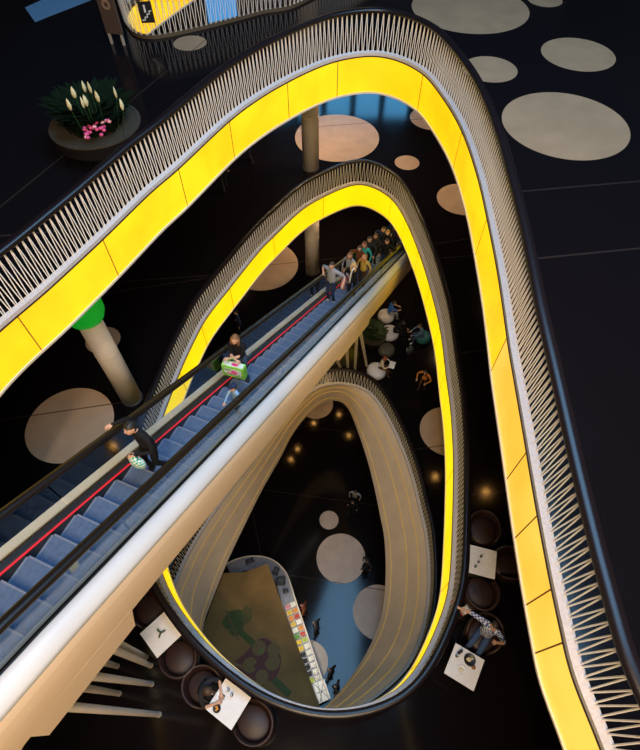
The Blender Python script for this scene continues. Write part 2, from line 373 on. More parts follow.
fascia(LB,ZB,FHB,'narrower glowing yellow panel band of the middle opening around the escalator',[(230,287),(274,236),(323,197),(391.6,198),(405,220),(447,372),(453.5,470),(449,582)],lambda c:M_yB,HB-.02)
fascia(LA2,ZA,FHA,'glowing yellow panel band behind far railing at the top left',[],lambda c:M_yA,HA)
# beige funnel under the lowest railing
fun=thing('opening_funnel','beige sloping funnel with thin gold lines lining the lowest opening','cladding',(LC[0].x,LC[0].y,ZC-2.0),world=True)
cen=sum((p for p in LCL),Vector((0,0)))/len(LCL)
def polar(L,k):
    out=[]; A=[math.atan2((p-cen).y,(p-cen).x) for p in L]
    n=len(L); 
    U=[A[0]]
    for i in range(1,n+1):
        d=(A[i%n]-A[i-1]+PI)%(2*PI)-PI; U.append(U[-1]+d)
    j=0
    base=-PI
    for q in range(k):
        a=base+2*PI*q/k
        while a<U[0]: a+=2*PI
        while a>=U[0]+2*PI: a-=2*PI
        for i in range(n):
            if U[i]<=a<=U[i+1]+1e-9:
                f=(a-U[i])/max(1e-9,U[i+1]-U[i]); out.append(L[i].lerp(L[(i+1)%n],f)); break
        else: out.append(L[0])
    return out
K=400; f0=polar(LC,K); f1=polar(LCL,K)
def fpt(i,t,off=0):
    a,b=f0[i],f1[i]; p=a.lerp(b,t); z=ZC-.0-2.0*(t**1.15)
    q=Vector((p.x,p.y,z))
    if off:
        c=Vector((cen.x-p.x,cen.y-p.y,0)).normalized(); q+=c*off+Vector((0,0,off*.6))
    return q
NT=9
obj('lining',MB().sweep([[fpt(i,t/NT) for t in range(NT+1)]+[fpt(i,1,0)-Vector((0,0,.06))]+[Vector((f1[i].x+(f0[i]-cen).normalized().x*.12,f1[i].y+(f0[i]-cen).normalized().y*.12,ZC-2.06)),Vector((f0[i].x+(f0[i]-cen).normalized().x*.12,f0[i].y+(f0[i]-cen).normalized().y*.12,ZC-.02))] for i in range(K)]),M_fun,fun,smooth=False)
for t in (.2,.47,.87):
    obj('gold_line',MB().tube([fpt(i,t,.004) for i in range(K)],.016,5,closed=True),M_gold,fun)
# ------------------------------------------------------------------ columns
def column(c,z0,z1,r,label,cap=False,flare=0):
    t=thing('column',label,'column',(c.x,c.y,z0),group=None,world=True)
    zz=z1-(2.35 if cap else 0)
    sh=obj('shaft',MB().lathe([(r,z0),(r,zz)],(c.x,c.y,0),32),M_col,t,smooth=True)
    obj('foot_ring',MB().lathe([(r+.02,z0),(r+.02,z0+.05),(r,z0+.06)],(c.x,c.y,0),32),M_dgrey,t)
    obj('joint_ring',MB().lathe([(r+.003,z0+2.4),(r+.008,z0+2.41),(r+.008,z0+2.44),(r+.003,z0+2.45)],(c.x,c.y,0),32),M_trim,sh)
    if cap: obj('green_capital',MB().lathe([(r,zz),(r+.12,zz+.02),(r+.19,zz+.2),(r+.2,zz+.5),(r+.2,zz+1.6),(r+.12,zz+2.35)],(c.x,c.y,0),32),M_green,t,smooth=True)
cc=bp(310.8,168,HB)
column(Vector((cc.x,cc.y,0)),ZC,ZB-FHB,.36,'round grey column on the third floor seen through the middle yellow opening')
column(Vector((cc.x,cc.y,0)),ZB,ZA-FHA,.36,'round pale column beside the tan floor circle under the outer yellow band')
column(Vector((cc.x,cc.y,0)),ZA,ZA+5.5,.36,'round pale column behind the uppermost railing at the top edge')
c2=bp(132,398,HB); column(c2,ZB,ZA-FHA,.31,'cream column with a green glowing capital left of the escalator',cap=True)
# ------------------------------------------------------------------ escalator
DH=Vector((.387,.922,0)).normalized(); PR=Vector((DH.y,-DH.x,0)); SL=.516; NN=PR.cross(DH); 
NV=Vector((DH.x*SL,DH.y*SL,1)).normalized()
CAMP=Vector((0,0,CAMZ)); M0=6.45
def onplane(x,y,m):                 # pixel onto the sloping plane m under the eye
    r=ray(x,y); return CAMP+r*(-m/(r.dot(NV)))
# step line: centre w, horizontal run s from the top
WC=-4.035
def steppt(w,s,dz=0):
    # w across (metres right of the eye), s horizontal run, measured from the point right under the eye's cross-section
    k=-M0/NV.z-0
    base=CAMP+PR*w+DH*s; z=CAMZ-(M0+ (DH*s).dot(NV))/NV.z
    return Vector((base.x,base.y,z+dz))
S0=None
def s_at_depth(H): # run where the step line is H below the eye
    return (H*NV.z-M0)/(DH.dot(NV))
ST=s_at_depth(HA); SB=s_at_depth(HC-.0)
esc=thing('escalator','long glass-sided white escalator crossing the openings from lower left to upper right','escalator',tuple(steppt(WC,SB)),world=True)
NS=int((SB-ST)/.4)
for k in range(NS):
    s=ST+.4*k; z=ZA-.2064*(k+.5)
    a=[steppt(WC+w,s+d) for d in (0,.405) for w in (-.48,.48)]
    for q in a: q.z=z
    mb=MB(); up=Vector((0,0,1))
    def bx(p0,p1,p2,p3,z0,z1,mi): mb.add([Vector((q.x,q.y,zz)) for zz in(z0,z1) for q in (p0,p1,p3,p2)],[(3,2,1,0),(4,5,6,7),(0,1,5,4),(1,2,6,5),(2,3,7,6),(3,0,4,7)],mi)
    bx(a[0],a[1],a[2],a[3],z-.20,z,0)
    e=[steppt(WC+w,s+d) for d in (.375,.405) for w in (-.48,.48)]
    bx(e[0],e[1],e[2],e[3],z,z+.004,1)
    e=[steppt(WC+w,s+d) for d in (0,.405) for w in (-.48,-.45)]
    bx(e[0],e[1],e[2],e[3],z,z+.004,1)
    for r in range(9):
        w=-.41+.103*r; e=[steppt(WC+w+ww,s+d) for d in (.01,.37) for ww in (-.006,.006)]; bx(e[0],e[1],e[2],e[3],z,z+.005,0)
    obj('step',mb,[M_step,M_stepedge],esc)
XT,XB=ST-.1,SB+.6            # straight run; landings follow
def run_pts(w,up,flat=1.6):
    """path over the whole machine at offset w and height 'up' above the step line, level at both ends"""
    pts=[];base_pts=[]; n=26
    for s in [XT-flat,XT-.5,XT-.2]+[XT+(XB-XT)*i/n for i in range(n+1)]+[XB+.5,XB+flat]:
        p=steppt(WC+w,s); pts.append(p); base_pts.append(min(max(p.z,ZC),ZA)+up)
    for q,p in zip(base_pts,pts): p.z=max(q,ZC+.012)
    return pts
def strip(name,prof,m,smooth=False,par=esc,flat=1.6):
    cols=[run_pts(w,u,flat) for (w,u) in prof]
    return obj(name,MB().sweep([[c[i] for c in cols] for i in range(len(cols[0]))],closed=False),m,par,smooth=smooth)
for sg,nm in ((-1,'left'),(1,'right')):
    w=sg*.60
    def o(a): return sg*a
    strip('handrail',[(w-.065,1.06),(w-.065,1.115),(w-.03,1.14),(w+.03,1.14),(w+.065,1.115),(w+.065,1.06),(w+.03,1.04),(w-.03,1.04)],M_rub,True)
    strip('skirt_panel',[(o(.485),-.15),(o(.485),.19),(o(.505),.19),(o(.505),-.15)],M_black)
    if sg<0:
        strip('inner_deck',[(o(.485),.185),(o(.485),.20),(o(.59),.22),(o(.59),.20)],M_black)
        strip('red_edge_strip',[(o(.478),.155),(o(.478),.195),(o(.500),.203),(o(.500),.155)],M_red)
        strip('outer_deck',[(o(.635),.20),(o(.635),.235),(o(.79),.225),(o(.79),.15)],mat('cream_deck',(.86,.74,.58),.45))
    else:
        strip('inner_deck',[(o(.485),.185),(o(.49),.20),(o(.54),.395),(o(.59),.40),(o(.59),.37)],M_steel)
        strip('deck_gap',[(o(.612),.30),(o(.612),.36),(o(.66),.36),(o(.66),.30)],M_black)
    # glass panes
    n=11; L=(XB-XT-.3)/n
    for i in range(n):
        s0=XT+.15+L*i+.012; s1=XT+.15+L*(i+1)-.012
        q=[steppt(WC+w+a,s,h) for s in (s0,s1) for a in(-.006,.006) for h in ((.23 if sg<0 else .38),1.07)]
        g=MB(); g.add(q,[(0,1,3,2),(4,6,7,5),(0,4,5,1),(2,3,7,6),(0,2,6,4),(1,5,7,3)]); obj('glass_pane',g,M_glass,esc)
# outer cladding: rounded white shoulder on the right, cream flanks, soffit
RW=.985
strip('white_shoulder',[(.65,.36),(.66,.40),(.76,.385),(.85,.33),(.90,.25),(.925,.17),(.90,.15),(.65,.30)],M_cap,True)
strip('cream_flank',[(.926,.18),(.945,.12),(.962,.05),(.975,-.05),(.984,-.15),(.989,-.27),(.991,-.40),(.990,-.52),(.986,-.62),(.90,-.62),(.92,-.3),(.90,.1)],M_cream)
strip('cream_flank',[(-.78,.2),(-.83,-.1),(-.80,-.62),(-.76,-.62),(-.79,-.1),(-.74,.2)],M_cream,True)
strip('soffit',[(-.80,-.59),(.93,-.59),(.93,-.63),(-.80,-.63)],M_cream)
def deepbox(s0,s1,d):
    mb=MB(); wr=(-.79,RW+.0055)
    pr=[(s0,-.55),(s0+.02,-.62-d),(s1-.16,-.62-d),(s1,-.55)]
    mb.sweep([[steppt(WC+w,s,u) for (s,u) in pr] for w in wr],closed=False); return mb
obj('truss_box',deepbox(-1.3,.33,.50),M_cream,esc); obj('truss_box',deepbox(8.75,11.85,.22),M_cream,esc)
# ------------------------------------------------------------------ people
SKIN=mat('skin_light',(.62,.36,.25),.6); 
CL={}
def cloth(name,col): return mat('cloth_'+name,col,.9,spec=.15,noise=.12,nscale=40)
M_shoe=mat('shoe_dark',(.02,.018,.018),.5); M_eye=mat('eye_dark',(.02,.012,.01),.3); M_lip=mat('lip',(.45,.13,.11),.5)
M_eyew=mat('eye_white',(.8,.8,.78),.4)
def ik(a,b,l1,l2,hint):
    a=Vector(a);b=Vector(b);d=b-a; L=min(d.length,(l1+l2)*.985); u=d.normalized(); b=a+u*L
    x=(l1*l1-l2*l2+L*L)/(2*L); h=math.sqrt(max(0,l1*l1-x*x)); hv=Vector(hint); hv-=u*hv.dot(u); hv.normalize()
    return a+u*x+hv*h,b
def person(label,loc,rz,h=1.72,pose='stand',lean=0.,side=0.,lh=None,rh=None,shirt='black',pants='black',sleeve='long',hair=(.03,.02,.015),hairlen=0,seat=.45,stride=.0,
           shoes=None,pitch=.34,turn=0.,child=False,cap=None,group=None,fingers=True,build=1.0,bald=False):
    S=h/1.75; V=[];Ed=[];Rd=[];Tg={}
    def v(p,r): V.append(Vector(p));Rd.append(r);return len(V)-1
    def e(a,b,t): Ed.append((a,b));Tg[len(Ed)-1]=t
    pz=.95 if pose!='sit' else seat/S+.11
    py=0 if pose!='sit' else -.02
    rot=Matrix.Rotation(-lean,3,'X')@Matrix.Rotation(side,3,'Y'); pel=Vector((0,py,pz))
    def T(x,y,z): return pel+rot@Vector((x,y,z-.95))
    w=build
    pe=v(pel,.135*w); sp=v(T(0,.01,1.12),.118*w); ch=v(T(0,.0,1.31),.132*w); ne=v(T(0,-.005,1.47),.062); hb=v(T(0,.012,1.555),.055)
    e(pe,sp,'torso');e(sp,ch,'torso');e(ch,ne,'torso');e(ne,hb,'neck')
    for sx,ht in ((-1,lh),(1,rh)):
        s1=v(T(sx*.10,-.005,1.40),.085*w); s=v(T(sx*.185,-.005,1.405),.062*w); e(ch,s1,'torso'); e(s1,s,'torso')
        hp=Vector(ht)/S if ht is not None else T(sx*.27,.06,.90)
        el,wr=ik(V[s],hp,.29,.26,(sx*.9,-.5,-.55)); ie=v(el,.043*w); iw=v(wr,.029)
        e(s,ie,'uparm'); e(ie,iw,'forearm')
        d=(V[iw]-V[ie]).normalized(); pa=v(V[iw]+d*.055,.030); e(iw,pa,'hand')
        if fingers:
            sd=d.cross(Vector((0,0,1))); sd=sd.normalized() if sd.length>.2 else Vector((0,1,0)); dn=d.cross(sd).normalized()
            if dn.z>0: dn=-dn
            for k,(off,ln) in enumerate(((-.027,.062),(-.009,.075),(.009,.07),(.026,.055))):
                f0=v(V[pa]+sd*off+d*.02,.0095); f1=v(V[pa]+sd*off*1.15+d*(.02+ln*.55)+dn*.012,.0088); f2=v(V[pa]+sd*off*1.15+d*(.02+ln*.85)+dn*.038,.0078)
                e(pa,f0,'hand');e(f0,f1,'hand');e(f1,f2,'hand')
            t0=v(V[iw]+d*.03-sd*.03*sx,.0115); t1=v(V[iw]+d*.065-sd*.052*sx+dn*.01,.0105); t2=v(V[iw]+d*.095-sd*.056*sx+dn*.022,.009)
            e(iw,t0,'hand');e(t0,t1,'hand');e(t1,t2,'hand')
        else:
            pb=v(V[pa]+d*.07,.02); e(pa,pb,'hand')
    for sx in(-1,1):
        hi=v(pel+Vector((sx*.095,.0,-.04)),.092*w); e(pe,hi,'thigh')
        if pose=='sit':
            kn=v(pel+Vector((sx*.12,.43,-.04)),.062); an=v(Vector((sx*.13,py+.46+stride*sx*.12,.085)),.042)
        else:
            ft=Vector((sx*.10,stride*sx*.30,.085 if stride*sx>=0 else .10)); k,a=ik(V[hi],ft,.43,.43,(0,1,0)); kn=v(k,.062); an=v(a,.043)
        e(hi,kn,'thigh');e(kn,an,'calf')
        to=v(V[an]+Vector((sx*.02,.15,-.045)),.036); he=v(V[an]+Vector((0,-.045,-.045)),.036); e(an,to,'foot'); e(an,he,'foot')
    me=bpy.data.meshes.new('tmp'); me.from_pydata([p*S for p in V],Ed,[]); o=bpy.data.objects.new('tmp',me); COL.objects.link(o)
    sk=o.modifiers.new('skin','SKIN'); sk.use_smooth_shade=True
    for i,d in enumerate(me.skin_vertices[0].data): d.radius=(Rd[i]*S,Rd[i]*S); d.use_root=(i==0)
    ss=o.modifiers.new('ss','SUBSURF'); ss.levels=1; ss.render_levels=1
    dg=bpy.context.evaluated_depsgraph_get(); m2=bpy.data.meshes.new_from_object(o.evaluated_get(dg))
    mb=MB(); mb.v=[x.co.copy() for x in m2.vertices]
    bpy.data.objects.remove(o); bpy.data.meshes.remove(me)
    segs=[(V[a]*S,V[b]*S,Tg[i],(Rd[a]+Rd[b])/2*S) for i,(a,b) in enumerate(Ed)]
    skinset={'neck':0,'hand':0,'torso':1,'uparm':1,'forearm':1 if sleeve=='long' else 0,'thigh':2,'calf':2 if pants!='bare' else 0,'foot':3}
    for p in m2.polygons:
        c=p.center; best=None;bd=9
        for (a,b,t,r) in segs:
            d=b-a; q=max(0,min(1,(c-a).dot(d)/max(1e-9,d.dot(d)))); dd=(c-(a+d*q)).length-r*.6
            if dd<bd: bd=dd;best=t
        mb.f.append(list(p.vertices)); mb.m.append(skinset[best])
    bpy.data.meshes.remove(m2)
    # head: skull, jaw, nose, ears, eyes, mouth, all in the one body mesh
    hs=S*(1.0 if not child else 1.22); Rh=rot@Matrix.Rotation(turn,3,'Z')@Matrix.Rotation(pitch,3,'X'); hc=V[hb]*S+rot@Vector((0,.02,.085))*hs
    def hp(x,y,z): return hc+Rh@Vector((x,y,z))*hs
    mb.ball(hc,.115*hs,14,(.68,.84,1.0),0,Rh); mb.ball(hp(0,.022,-.055),.07*hs,12,(.75,.85,.9),0,Rh)
    mb.ball(hp(0,.10,-.012),.017*hs,8,(.8,1.1,1.5),0,Rh)
    for sx in(-1,1):
        mb.ball(hp(sx*.079,-.003,-.005),.022*hs,8,(.45,.8,1.3),0,Rh)
        mb.ball(hp(sx*.031,.083,.012),.0135*hs,8,(1.2,.7,.8),5,Rh); mb.ball(hp(sx*.031,.091,.012),.0075*hs,6,(1,.6,1),4,Rh)
        mb.ball(hp(sx*.031,.088,.032),.014*hs,6,(1.4,.5,.3),4,Rh)
    mb.ball(hp(0,.084,-.055),.017*hs,8,(1.5,.6,.5),6,Rh)
    sh=cloth(shirt,CLC[shirt]) if shirt in CLC else MATS[shirt]; pn=SKIN if pants=='bare' else cloth(pants,CLC[pants])
    body=obj('person',mb,[SKIN,sh,pn,shoes or M_shoe,M_eye,M_eyew,M_lip],smooth=True,fixn=False)
    body.location=loc; body.rotation_euler=(0,0,rz); tag(body,label,'person',group)
    if not bald:
        hm=mat('hair_%d_%d_%d'%tuple(int(c*255) for c in hair),hair,.55,noise=.3,nscale=60)
        hb_=MB(); n=14
        tmp=MB(); tmp.ball((0,0,0),.127,n,(.72,.86,.98))
        keep=[]
        for f in tmp.f:
            c=sum((tmp.v[i] for i in f),Vector())/len(f)
            if c.z>.045 or c.y<(.0 if c.z>-.03 else -.03) and c.z>-.085: keep.append(f)
        hb_.add([hp(*q) for q in tmp.v],keep)
        if hairlen>0:
            for k in range(9):
                a=PI+PI*k/8; p0=Vector((.075*math.cos(a),.085*math.sin(a)+.005,.03)); 
                hb_.tube([hp(*p0),hp(p0.x*1.1,p0.y*1.1,-.08),hp(p0.x*1.1,p0.y*.95-.01,-.10-hairlen*.6),hp(p0.x*.8,p0.y*.9-.01,-.10-hairlen)],[.03*hs,.034*hs,.028*hs,.012*hs],6)
        obj('hair',hb_,hm,body,smooth=True)
    if cap:
        cb=MB(); cb.lathe([(.098,.0),(.1,.03),(.085,.075),(.05,.10),(.0001,.108)],(0,0,0),16,.82,1.0); cb.box((0,.115,.008),(.13,.09,.012))
        cb.v=[hp(q.x,q.y,q.z+.035) for q in cb.v]; obj('cap',cb,cloth('cap_'+cap,CLC[cap]),body,smooth=True)
    return body
CLC=dict(black=(.012,.012,.014),navy=(.02,.035,.09),jeans=(.05,.09,.19),grey=(.30,.31,.34),pink=(.62,.36,.36),blue=(.04,.17,.70),lightblue=(.28,.48,.72),cream=(.68,.56,.40),
 orange=(.72,.26,.05),teal=(.03,.38,.36),yellow=(.55,.36,.07),brown=(.09,.04,.02),red=(.45,.04,.04),white=(.75,.75,.75),dark=(.03,.03,.035),olive=(.07,.07,.04),denimshirt=(.12,.22,.42),rust=(.16,.05,.02))
checker_mat_s=checker_mat('checked_shirt',(.75,.80,.92),(.02,.06,.28),22); MATS['checked']=checker_mat_s
FACE=math.atan2(.387,-.922)
def on_step(x,y,h,dw=0):
    P=onplane(x,y,M0-(h*.93)*NV.z)-CAMP; w=P.dot(PR)+dw; s=P.dot(DH)
    w=max(WC-.30,min(WC+.30,w)); k=int((s-ST)/.4); s=ST+.4*k+.2
    q=steppt(w,s); q.z=ZA-.2064*(k+.5)+.005; return q,w,s
def rail(side,w,f,h=1.10):           # a grip on the handrail, in the frame of someone facing up the slope
    x=(w-(WC-.60)) if side<0 else (w-(WC+.60))
    return (x,f,h+SL*f+.10)
# --- riders, nearest first
q,w,s=on_step(131,427,1.72); 
person('person in black jacket and trousers gripping the left handrail near the lower left',q,FACE-.15,1.74,lean=.12,rh=rail(-1,w,.12),lh=(-.10,.30,1.14),stride=.28,hair=(.012,.01,.01),pitch=.45)
hb1=thing('patterned_bag','small turquoise patterned bag held by the rider in black','bag',q+Matrix.Rotation(FACE-.15,3,'Z')@Vector((-.10,.34,.80)),FACE)
mbp=MB(); mbp.lathe([(.0001,0),(.10,.01),(.15,.10),(.14,.22),(.09,.29),(.07,.30)],(0,0,0),14,1,.55); obj('pouch',mbp,checker_mat('turquoise_check',(.05,.42,.38),(.75,.8,.75),26),hb1,smooth=True)
obj('strap',MB().tube([(-.08,0,.29),(-.05,0,.39),(0,0,.43),(.05,0,.39),(.08,0,.29)],.009,6),M_black,hb1)
q,w,s=on_step(238,336,1.68); qw=q.copy()
person('person with brown hair and black T-shirt folding arms over a green gift bag',q,FACE+.1,1.70,lean=.06,lh=(.10,.30,1.16),rh=(-.08,.33,1.20),sleeve='short',pants='jeans',hair=(.20,.09,.035),hairlen=.06,pitch=.42)
gb=thing('gift_bag','bright green gift bag with pink flower print held by rider in black T-shirt','bag',q+Matrix.Rotation(FACE+.1,3,'Z')@Vector((0,.33,.66)),FACE+.1)
M_bag=mat('gift_green',(.22,.62,.06),.5,noise=.25,nscale=9); M_bagw=mat('gift_pale',(.62,.74,.80),.5); M_pink=mat('gift_pink',(.80,.06,.33),.5)
gbb=obj('bag_body',MB().box((0,.02,.19),(.52,.17,.38)),M_bag,gb,bevel=.01)
fr=MB(); fr.box((0,.108,.20),(.40,.006,.24)); fr.box((0,.02,.383),(.46,.12,.006)); obj('pale_field',fr,M_bagw,gbb)
fl=MB()
for k in range(6): fl.ball((-.03+.045*math.cos(k*PI/3),.113,.21+.045*math.sin(k*PI/3)),.034,8,(1,.15,1))
fl.ball((.09,.113,.15),.04,8,(1.6,.15,.6)); fl.ball((-.03,.02,.388),.07,8,(1.2,.6,.1)); obj('flower_print',fl,M_pink,gbb)
M_gl=mat('gift_leaf',(.08,.36,.08),.5)
for k in range(7): obj('leaf_print',MB().ball((-.2+.065*k,.112,.10+.02*(k%2)),.03,8,(1,.15,.8)),M_gl,gbb)
obj('leaf_print',MB().ball((.12,.112,.27),.06,8,(1.5,.1,.5)),M_gl,gbb)
obj('handle',MB().tube([(-.12,.02,.38),(-.10,.0,.52),(0,-.01,.57),(.10,.0,.52),(.12,.02,.38)],.008,6),M_bag,gb)
q,w,s=on_step(234,385,1.12,.10)
person('child in pale blue top and dark cap reaching for the right handrail',q,FACE-.5,1.12,lh=(-.34,.16,.98),rh=(-.10,.34,.86),shirt='lightblue',pants='jeans',child=True,cap='navy',hair=(.05,.03,.02))
q,w,s=on_step(333,264,1.78)
person('person in grey T-shirt with arms spread wide to both handrails on the escalator',q,FACE-.15,1.78,rh=rail(-1,w,.05,1.05),lh=(-.46,.10,1.10),sleeve='short',shirt='grey',pants='navy',hair=(.05,.03,.02),build=1.12,shoes=mat('shoe_pale',(.55,.57,.62),.5))
riders=[((344,271),1.05,'pink','pink','child in pink standing just behind the rider in grey T-shirt',(.30,.14,.05),.05,True),
 ((345,259),1.68,'grey','dark','person in grey top standing behind the child in pink',(.22,.10,.04),.08,False),
 ((355,264),1.66,'black','black','blond person in black jacket with white scarf on the escalator',(.62,.40,.14),.16,False),
 ((366,256),1.60,'yellow','brown','person with orange hair and yellow top among the escalator riders',(.60,.22,.06),.14,False),
 ((365,244),1.70,'teal','black','person in teal top behind the rider in yellow',(.22,.06,.03),.1,False),
 ((371,238),1.72,'dark','black','person in dark coat with pale face, second row behind the yellow top',(.03,.02,.02),0,False),
 ((376,236),1.66,'dark','black','person in charcoal jacket in middle of the crowd up the escalator',(.10,.05,.02),.05,False),
 ((386,242),1.70,'black','navy','person in black leaning on the right handrail near the far end',(.04,.02,.02),0,False),
 ((388,232),1.74,'black','black','person in black jacket with fair hair near the far end of the escalator',(.30,.16,.07),0,False),
 ((357,248),1.62,'rust','black','person in rust-coloured top on left side of the crowded escalator',(.06,.03,.02),.1,False),
 ((395,228),1.70,'dark','black','person in dark coat, last visible rider at the far end',(.03,.02,.02),0,False),
 ((381,229),1.70,'navy','black','person in navy jacket by the left handrail far up the crowd',(.05,.03,.02),0,False)]
used=[]
for (p,h,sh,pa,lb,hc_,hl,kid) in riders:
    q,w,s=on_step(p[0],p[1],h)
    for u in range(8):
        if all((Vector((q.x,q.y))-Vector((r.x,r.y))).length>.40 for r in used): break
        q=q+DH*.4; q.z-=.2064
    used.append(q)
    a={}
    if 'right handrail' in lb: a['lh']=rail(1,w,.15,1.04)
    if 'left handrail' in lb or 'left side' in lb: a['rh']=rail(-1,w,.15,1.04)
    person(lb,q,FACE+random.uniform(-.3,.3),h,shirt=sh,pants=pa,hair=hc_,hairlen=hl,child=kid,fingers=True,**a)
    if 'scarf' in lb:
        t=thing('white_scarf','long white scarf worn by the blond rider in black','scarf',q,FACE); 
        obj('cloth',MB().tube([(-.06,.10,1.50),(0,.13,1.42),(.03,.165,1.25),(.05,.17,1.0),(.06,.17,.85)],[.03,.03,.028,.03,.035],8),mat('scarf_white',(.75,.74,.72),.9),t,smooth=True)
# ------------------------------------------------------------------ struts under the escalator
def strut(foot,top,H,Htop,label,group,r=.075):
    a=bp(*foot,H); b=bp(*top,H); d=ray(*top)   # foot on the floor; head where the picture shows it, at the truss
    bt=CAMP+d*Htop
    t=thing('support_strut',label,'strut',a,group=group,world=True)
    obj('tube',MB().bar(a,bt,r,16,r*1.15),M_col,t,smooth=False); obj('base_collar',MB().bar(a,a+(bt-a).normalized()*.05,r*1.1,16),M_trim,t)
for (f,tp,ht,lb) in (((159,714.5),(60,706),8.3,'lowest long cream strut under the lower left end of the escalator'),
                     ((119,693.5),(72,686),9.3,'short cream strut second from the bottom at the lower left'),
                     ((151.5,684),(88,675.5),8.9,'long cream strut second of the long ones from the bottom'),
                     ((117,666),(98,661),10.5,'shortest cream strut between two long ones at the lower left'),
                     ((150.5,665.5),(105,646),9.3,'cream strut nearest the white table under the escalator'),
                     ((146,657),(112,640),10.2,'thin cream strut just above and behind the one nearest the table')):
    strut(f,tp,HB,ht,lb,'struts under the upper end',.055)
for (f,tp,ht,lb) in (((341,369),(331,346),14.0,'leftmost slanted strut of the cluster above the lowest railing'),
                     ((348,369.5),(346,338),13.9,'upright strut, second from the left above the lowest railing'),
                     ((355,369),(357,328),14.3,'upright strut, third from the left above the lowest railing'),
                     ((366.7,365.5),(359,325),14.3,'rightmost strut leaning toward the green planter')):
    strut(f,tp,HC,ht,lb,'struts under the lower end',.06)
# ------------------------------------------------------------------ cafe tables and tub chairs
def make_table(label):
    t=thing('cafe_table',label,'table',group='white cafe tables')
    obj('tabletop',MB().box((0,0,.735),(.68,.68,.03)),M_table,t,bevel=.004)
    obj('pedestal',MB().lathe([(.035,.02),(.035,.72)],(0,0,0),14),M_dgrey,t); obj('base_plate',MB().box((0,0,.012),(.42,.42,.024)),M_dgrey,t,bevel=.004)
    return t
def make_chair(label):
    t=thing('tub_chair',label,'chair',group='brown tub chairs')
    mb=MB(); rings=[]
    for i in range(29):
        a=-PI*.22-(PI*1.56)*i/28+0; a=PI/2-.22*PI*1.0+(-(2*PI-.44*PI*1.0))*i/28+0
        a=PI/2+.27*PI+(2*PI-.54*PI)*i/28
        dx,dy=math.cos(a),math.sin(a); top=.74 if dy<.2 else .74-.18*(dy-.2)
        def P(r,z): return Vector((dx*.33*r/.33,dy*r*1.12,z))
        rings.append([P(.38,.12),P(.415,.45),P(.415,top-.02),P(.39,top),P(.36,top-.02),P(.33,.42),P(.33,.12)])
    mb.sweep(rings,closed=False); obj('shell',mb,M_chair,t,smooth=True)
    obj('seat',MB().lathe([(.0001,.30),(.32,.30),(.335,.36),(.33,.43),(.29,.455),(.0001,.46)],(0,0,0),28,1,1.12),M_chair,t,smooth=True)
    for sx in(-1,1):
        for sy in(-1,1): obj('leg',MB().bar((sx*.2,sy*.22,.30),(sx*.22,sy*.25,0),.018,8,.014),M_black,t)
    return t
T0=C0=None
def place_table(pxc,edge,label):
    global T0
    c=bp(*pxc,HB-.75); a=bp(*edge[0],HB-.75); b=bp(*edge[1],HB-.75); rz=math.atan2((b-a).y,(b-a).x)
    loc=(c.x,c.y,ZB)
    if T0 is None: T0=make_table(label); T0.location=loc; T0.rotation_euler=(0,0,rz); return T0,rz
    return dup(T0,loc,rz,label),rz
def place_chair(pxc,table,label,dist=None):
    global C0
    c=bp(*pxc,HB-.55); d=Vector((table.location.x-c.x,table.location.y-c.y,0)); L=d.length
    if L<.62: c=Vector((table.location.x,table.location.y,0))-d*(.62/L)
    rz=math.atan2(d.y,d.x)-PI/2; loc=(c.x,c.y,ZB)
    if C0 is None: C0=make_chair(label); C0.location=loc; C0.rotation_euler=(0,0,rz); return C0,rz
    return dup(C0,loc,rz,label),rz
t1,r1=place_table((161,634),((159,656.6),(181.9,635)),'white square cafe table with a small dark leaf ornament, beside the escalator')
t2,r2=place_table((228.5,703.5),((206,708.5),(231.3,729.3)),'white square cafe table with plates at the bottom, under the middle railing')
t3,r3=place_table((481.8,561.5),((467.8,572),(493.9,578.9)),'white square cafe table between three brown chairs on the right')
t4,r4=place_table((464.5,666.5),((443.8,672),(472.9,690)),'white square cafe table with a dark pan in front of the checked shirt')
place_chair((149,609),t1,'brown tub chair above the table with the leaf ornament, half under the escalator')
place_chair((177,655),t1,'brown tub chair below right of the table with the leaf ornament')
ch2,cr2=place_chair((203,687),t2,'brown tub chair holding the diner with grey-blue top')
place_chair((251,721),t2,'empty dark tub chair at the bottom right of the table with plates')
place_chair((483.5,529),t3,'brown tub chair at the upper side of the right-hand table')
place_chair((481,592),t3,'brown tub chair at the lower side of the right-hand table')
place_chair((509,564),t3,'brown tub chair on the right side of the right-hand table, next to yellow band')
ch4,cr4=place_chair((484,634),t4,'brown tub chair holding the person in checked shirt')
def seat_of(ch): return ch.location+Vector((0,0,0))
p=person('diner with short brown hair and grey-blue top leaning over the table with plates',seat_of(ch2),cr2,1.74,'sit',lean=.38,seat=.46,lh=(-.10,.45,.80),rh=(.12,.46,.80),shirt='dark',pants='black',hair=(.085,.045,.025),sleeve='short')
p=person('seated person in blue checked shirt and jeans with one arm stretched to the railing',seat_of(ch4),cr4,1.80,'sit',lean=-.12,seat=.46,rh=(-.0,.0,1.1) if False else (.74,.05,1.05),lh=(-.20,.22,1.42),shirt='checked',pants='jeans',sleeve='short',hair=(.04,.025,.02),build=1.12,turn=.3)
def tpt(t,x,y): c=bp(x,y,HB-.76); return Vector((c.x,c.y,ZB+.751))
def bowl(x,y,t,r,name,label,cat,mdish,mfood,h=.04):
    q=tpt(t,x,y); o=thing(name,label,cat,q)
    obj('dish',MB().lathe([(.0001,.0),(r*.6,.0),(r,h),(r*.94,h),(r*.58,.008),(.0001,.008)],(0,0,0),20),mdish,o,smooth=True)
    f=MB(); rr=random.Random(int(x*7))
    for k in range(12): a=rr.random()*6.28; d=rr.random()*r*.5; f.ball((d*math.cos(a),d*math.sin(a),h*.5),r*.2,8,(1.1,.9,.6))
    obj('food',f,mfood,o,smooth=True)
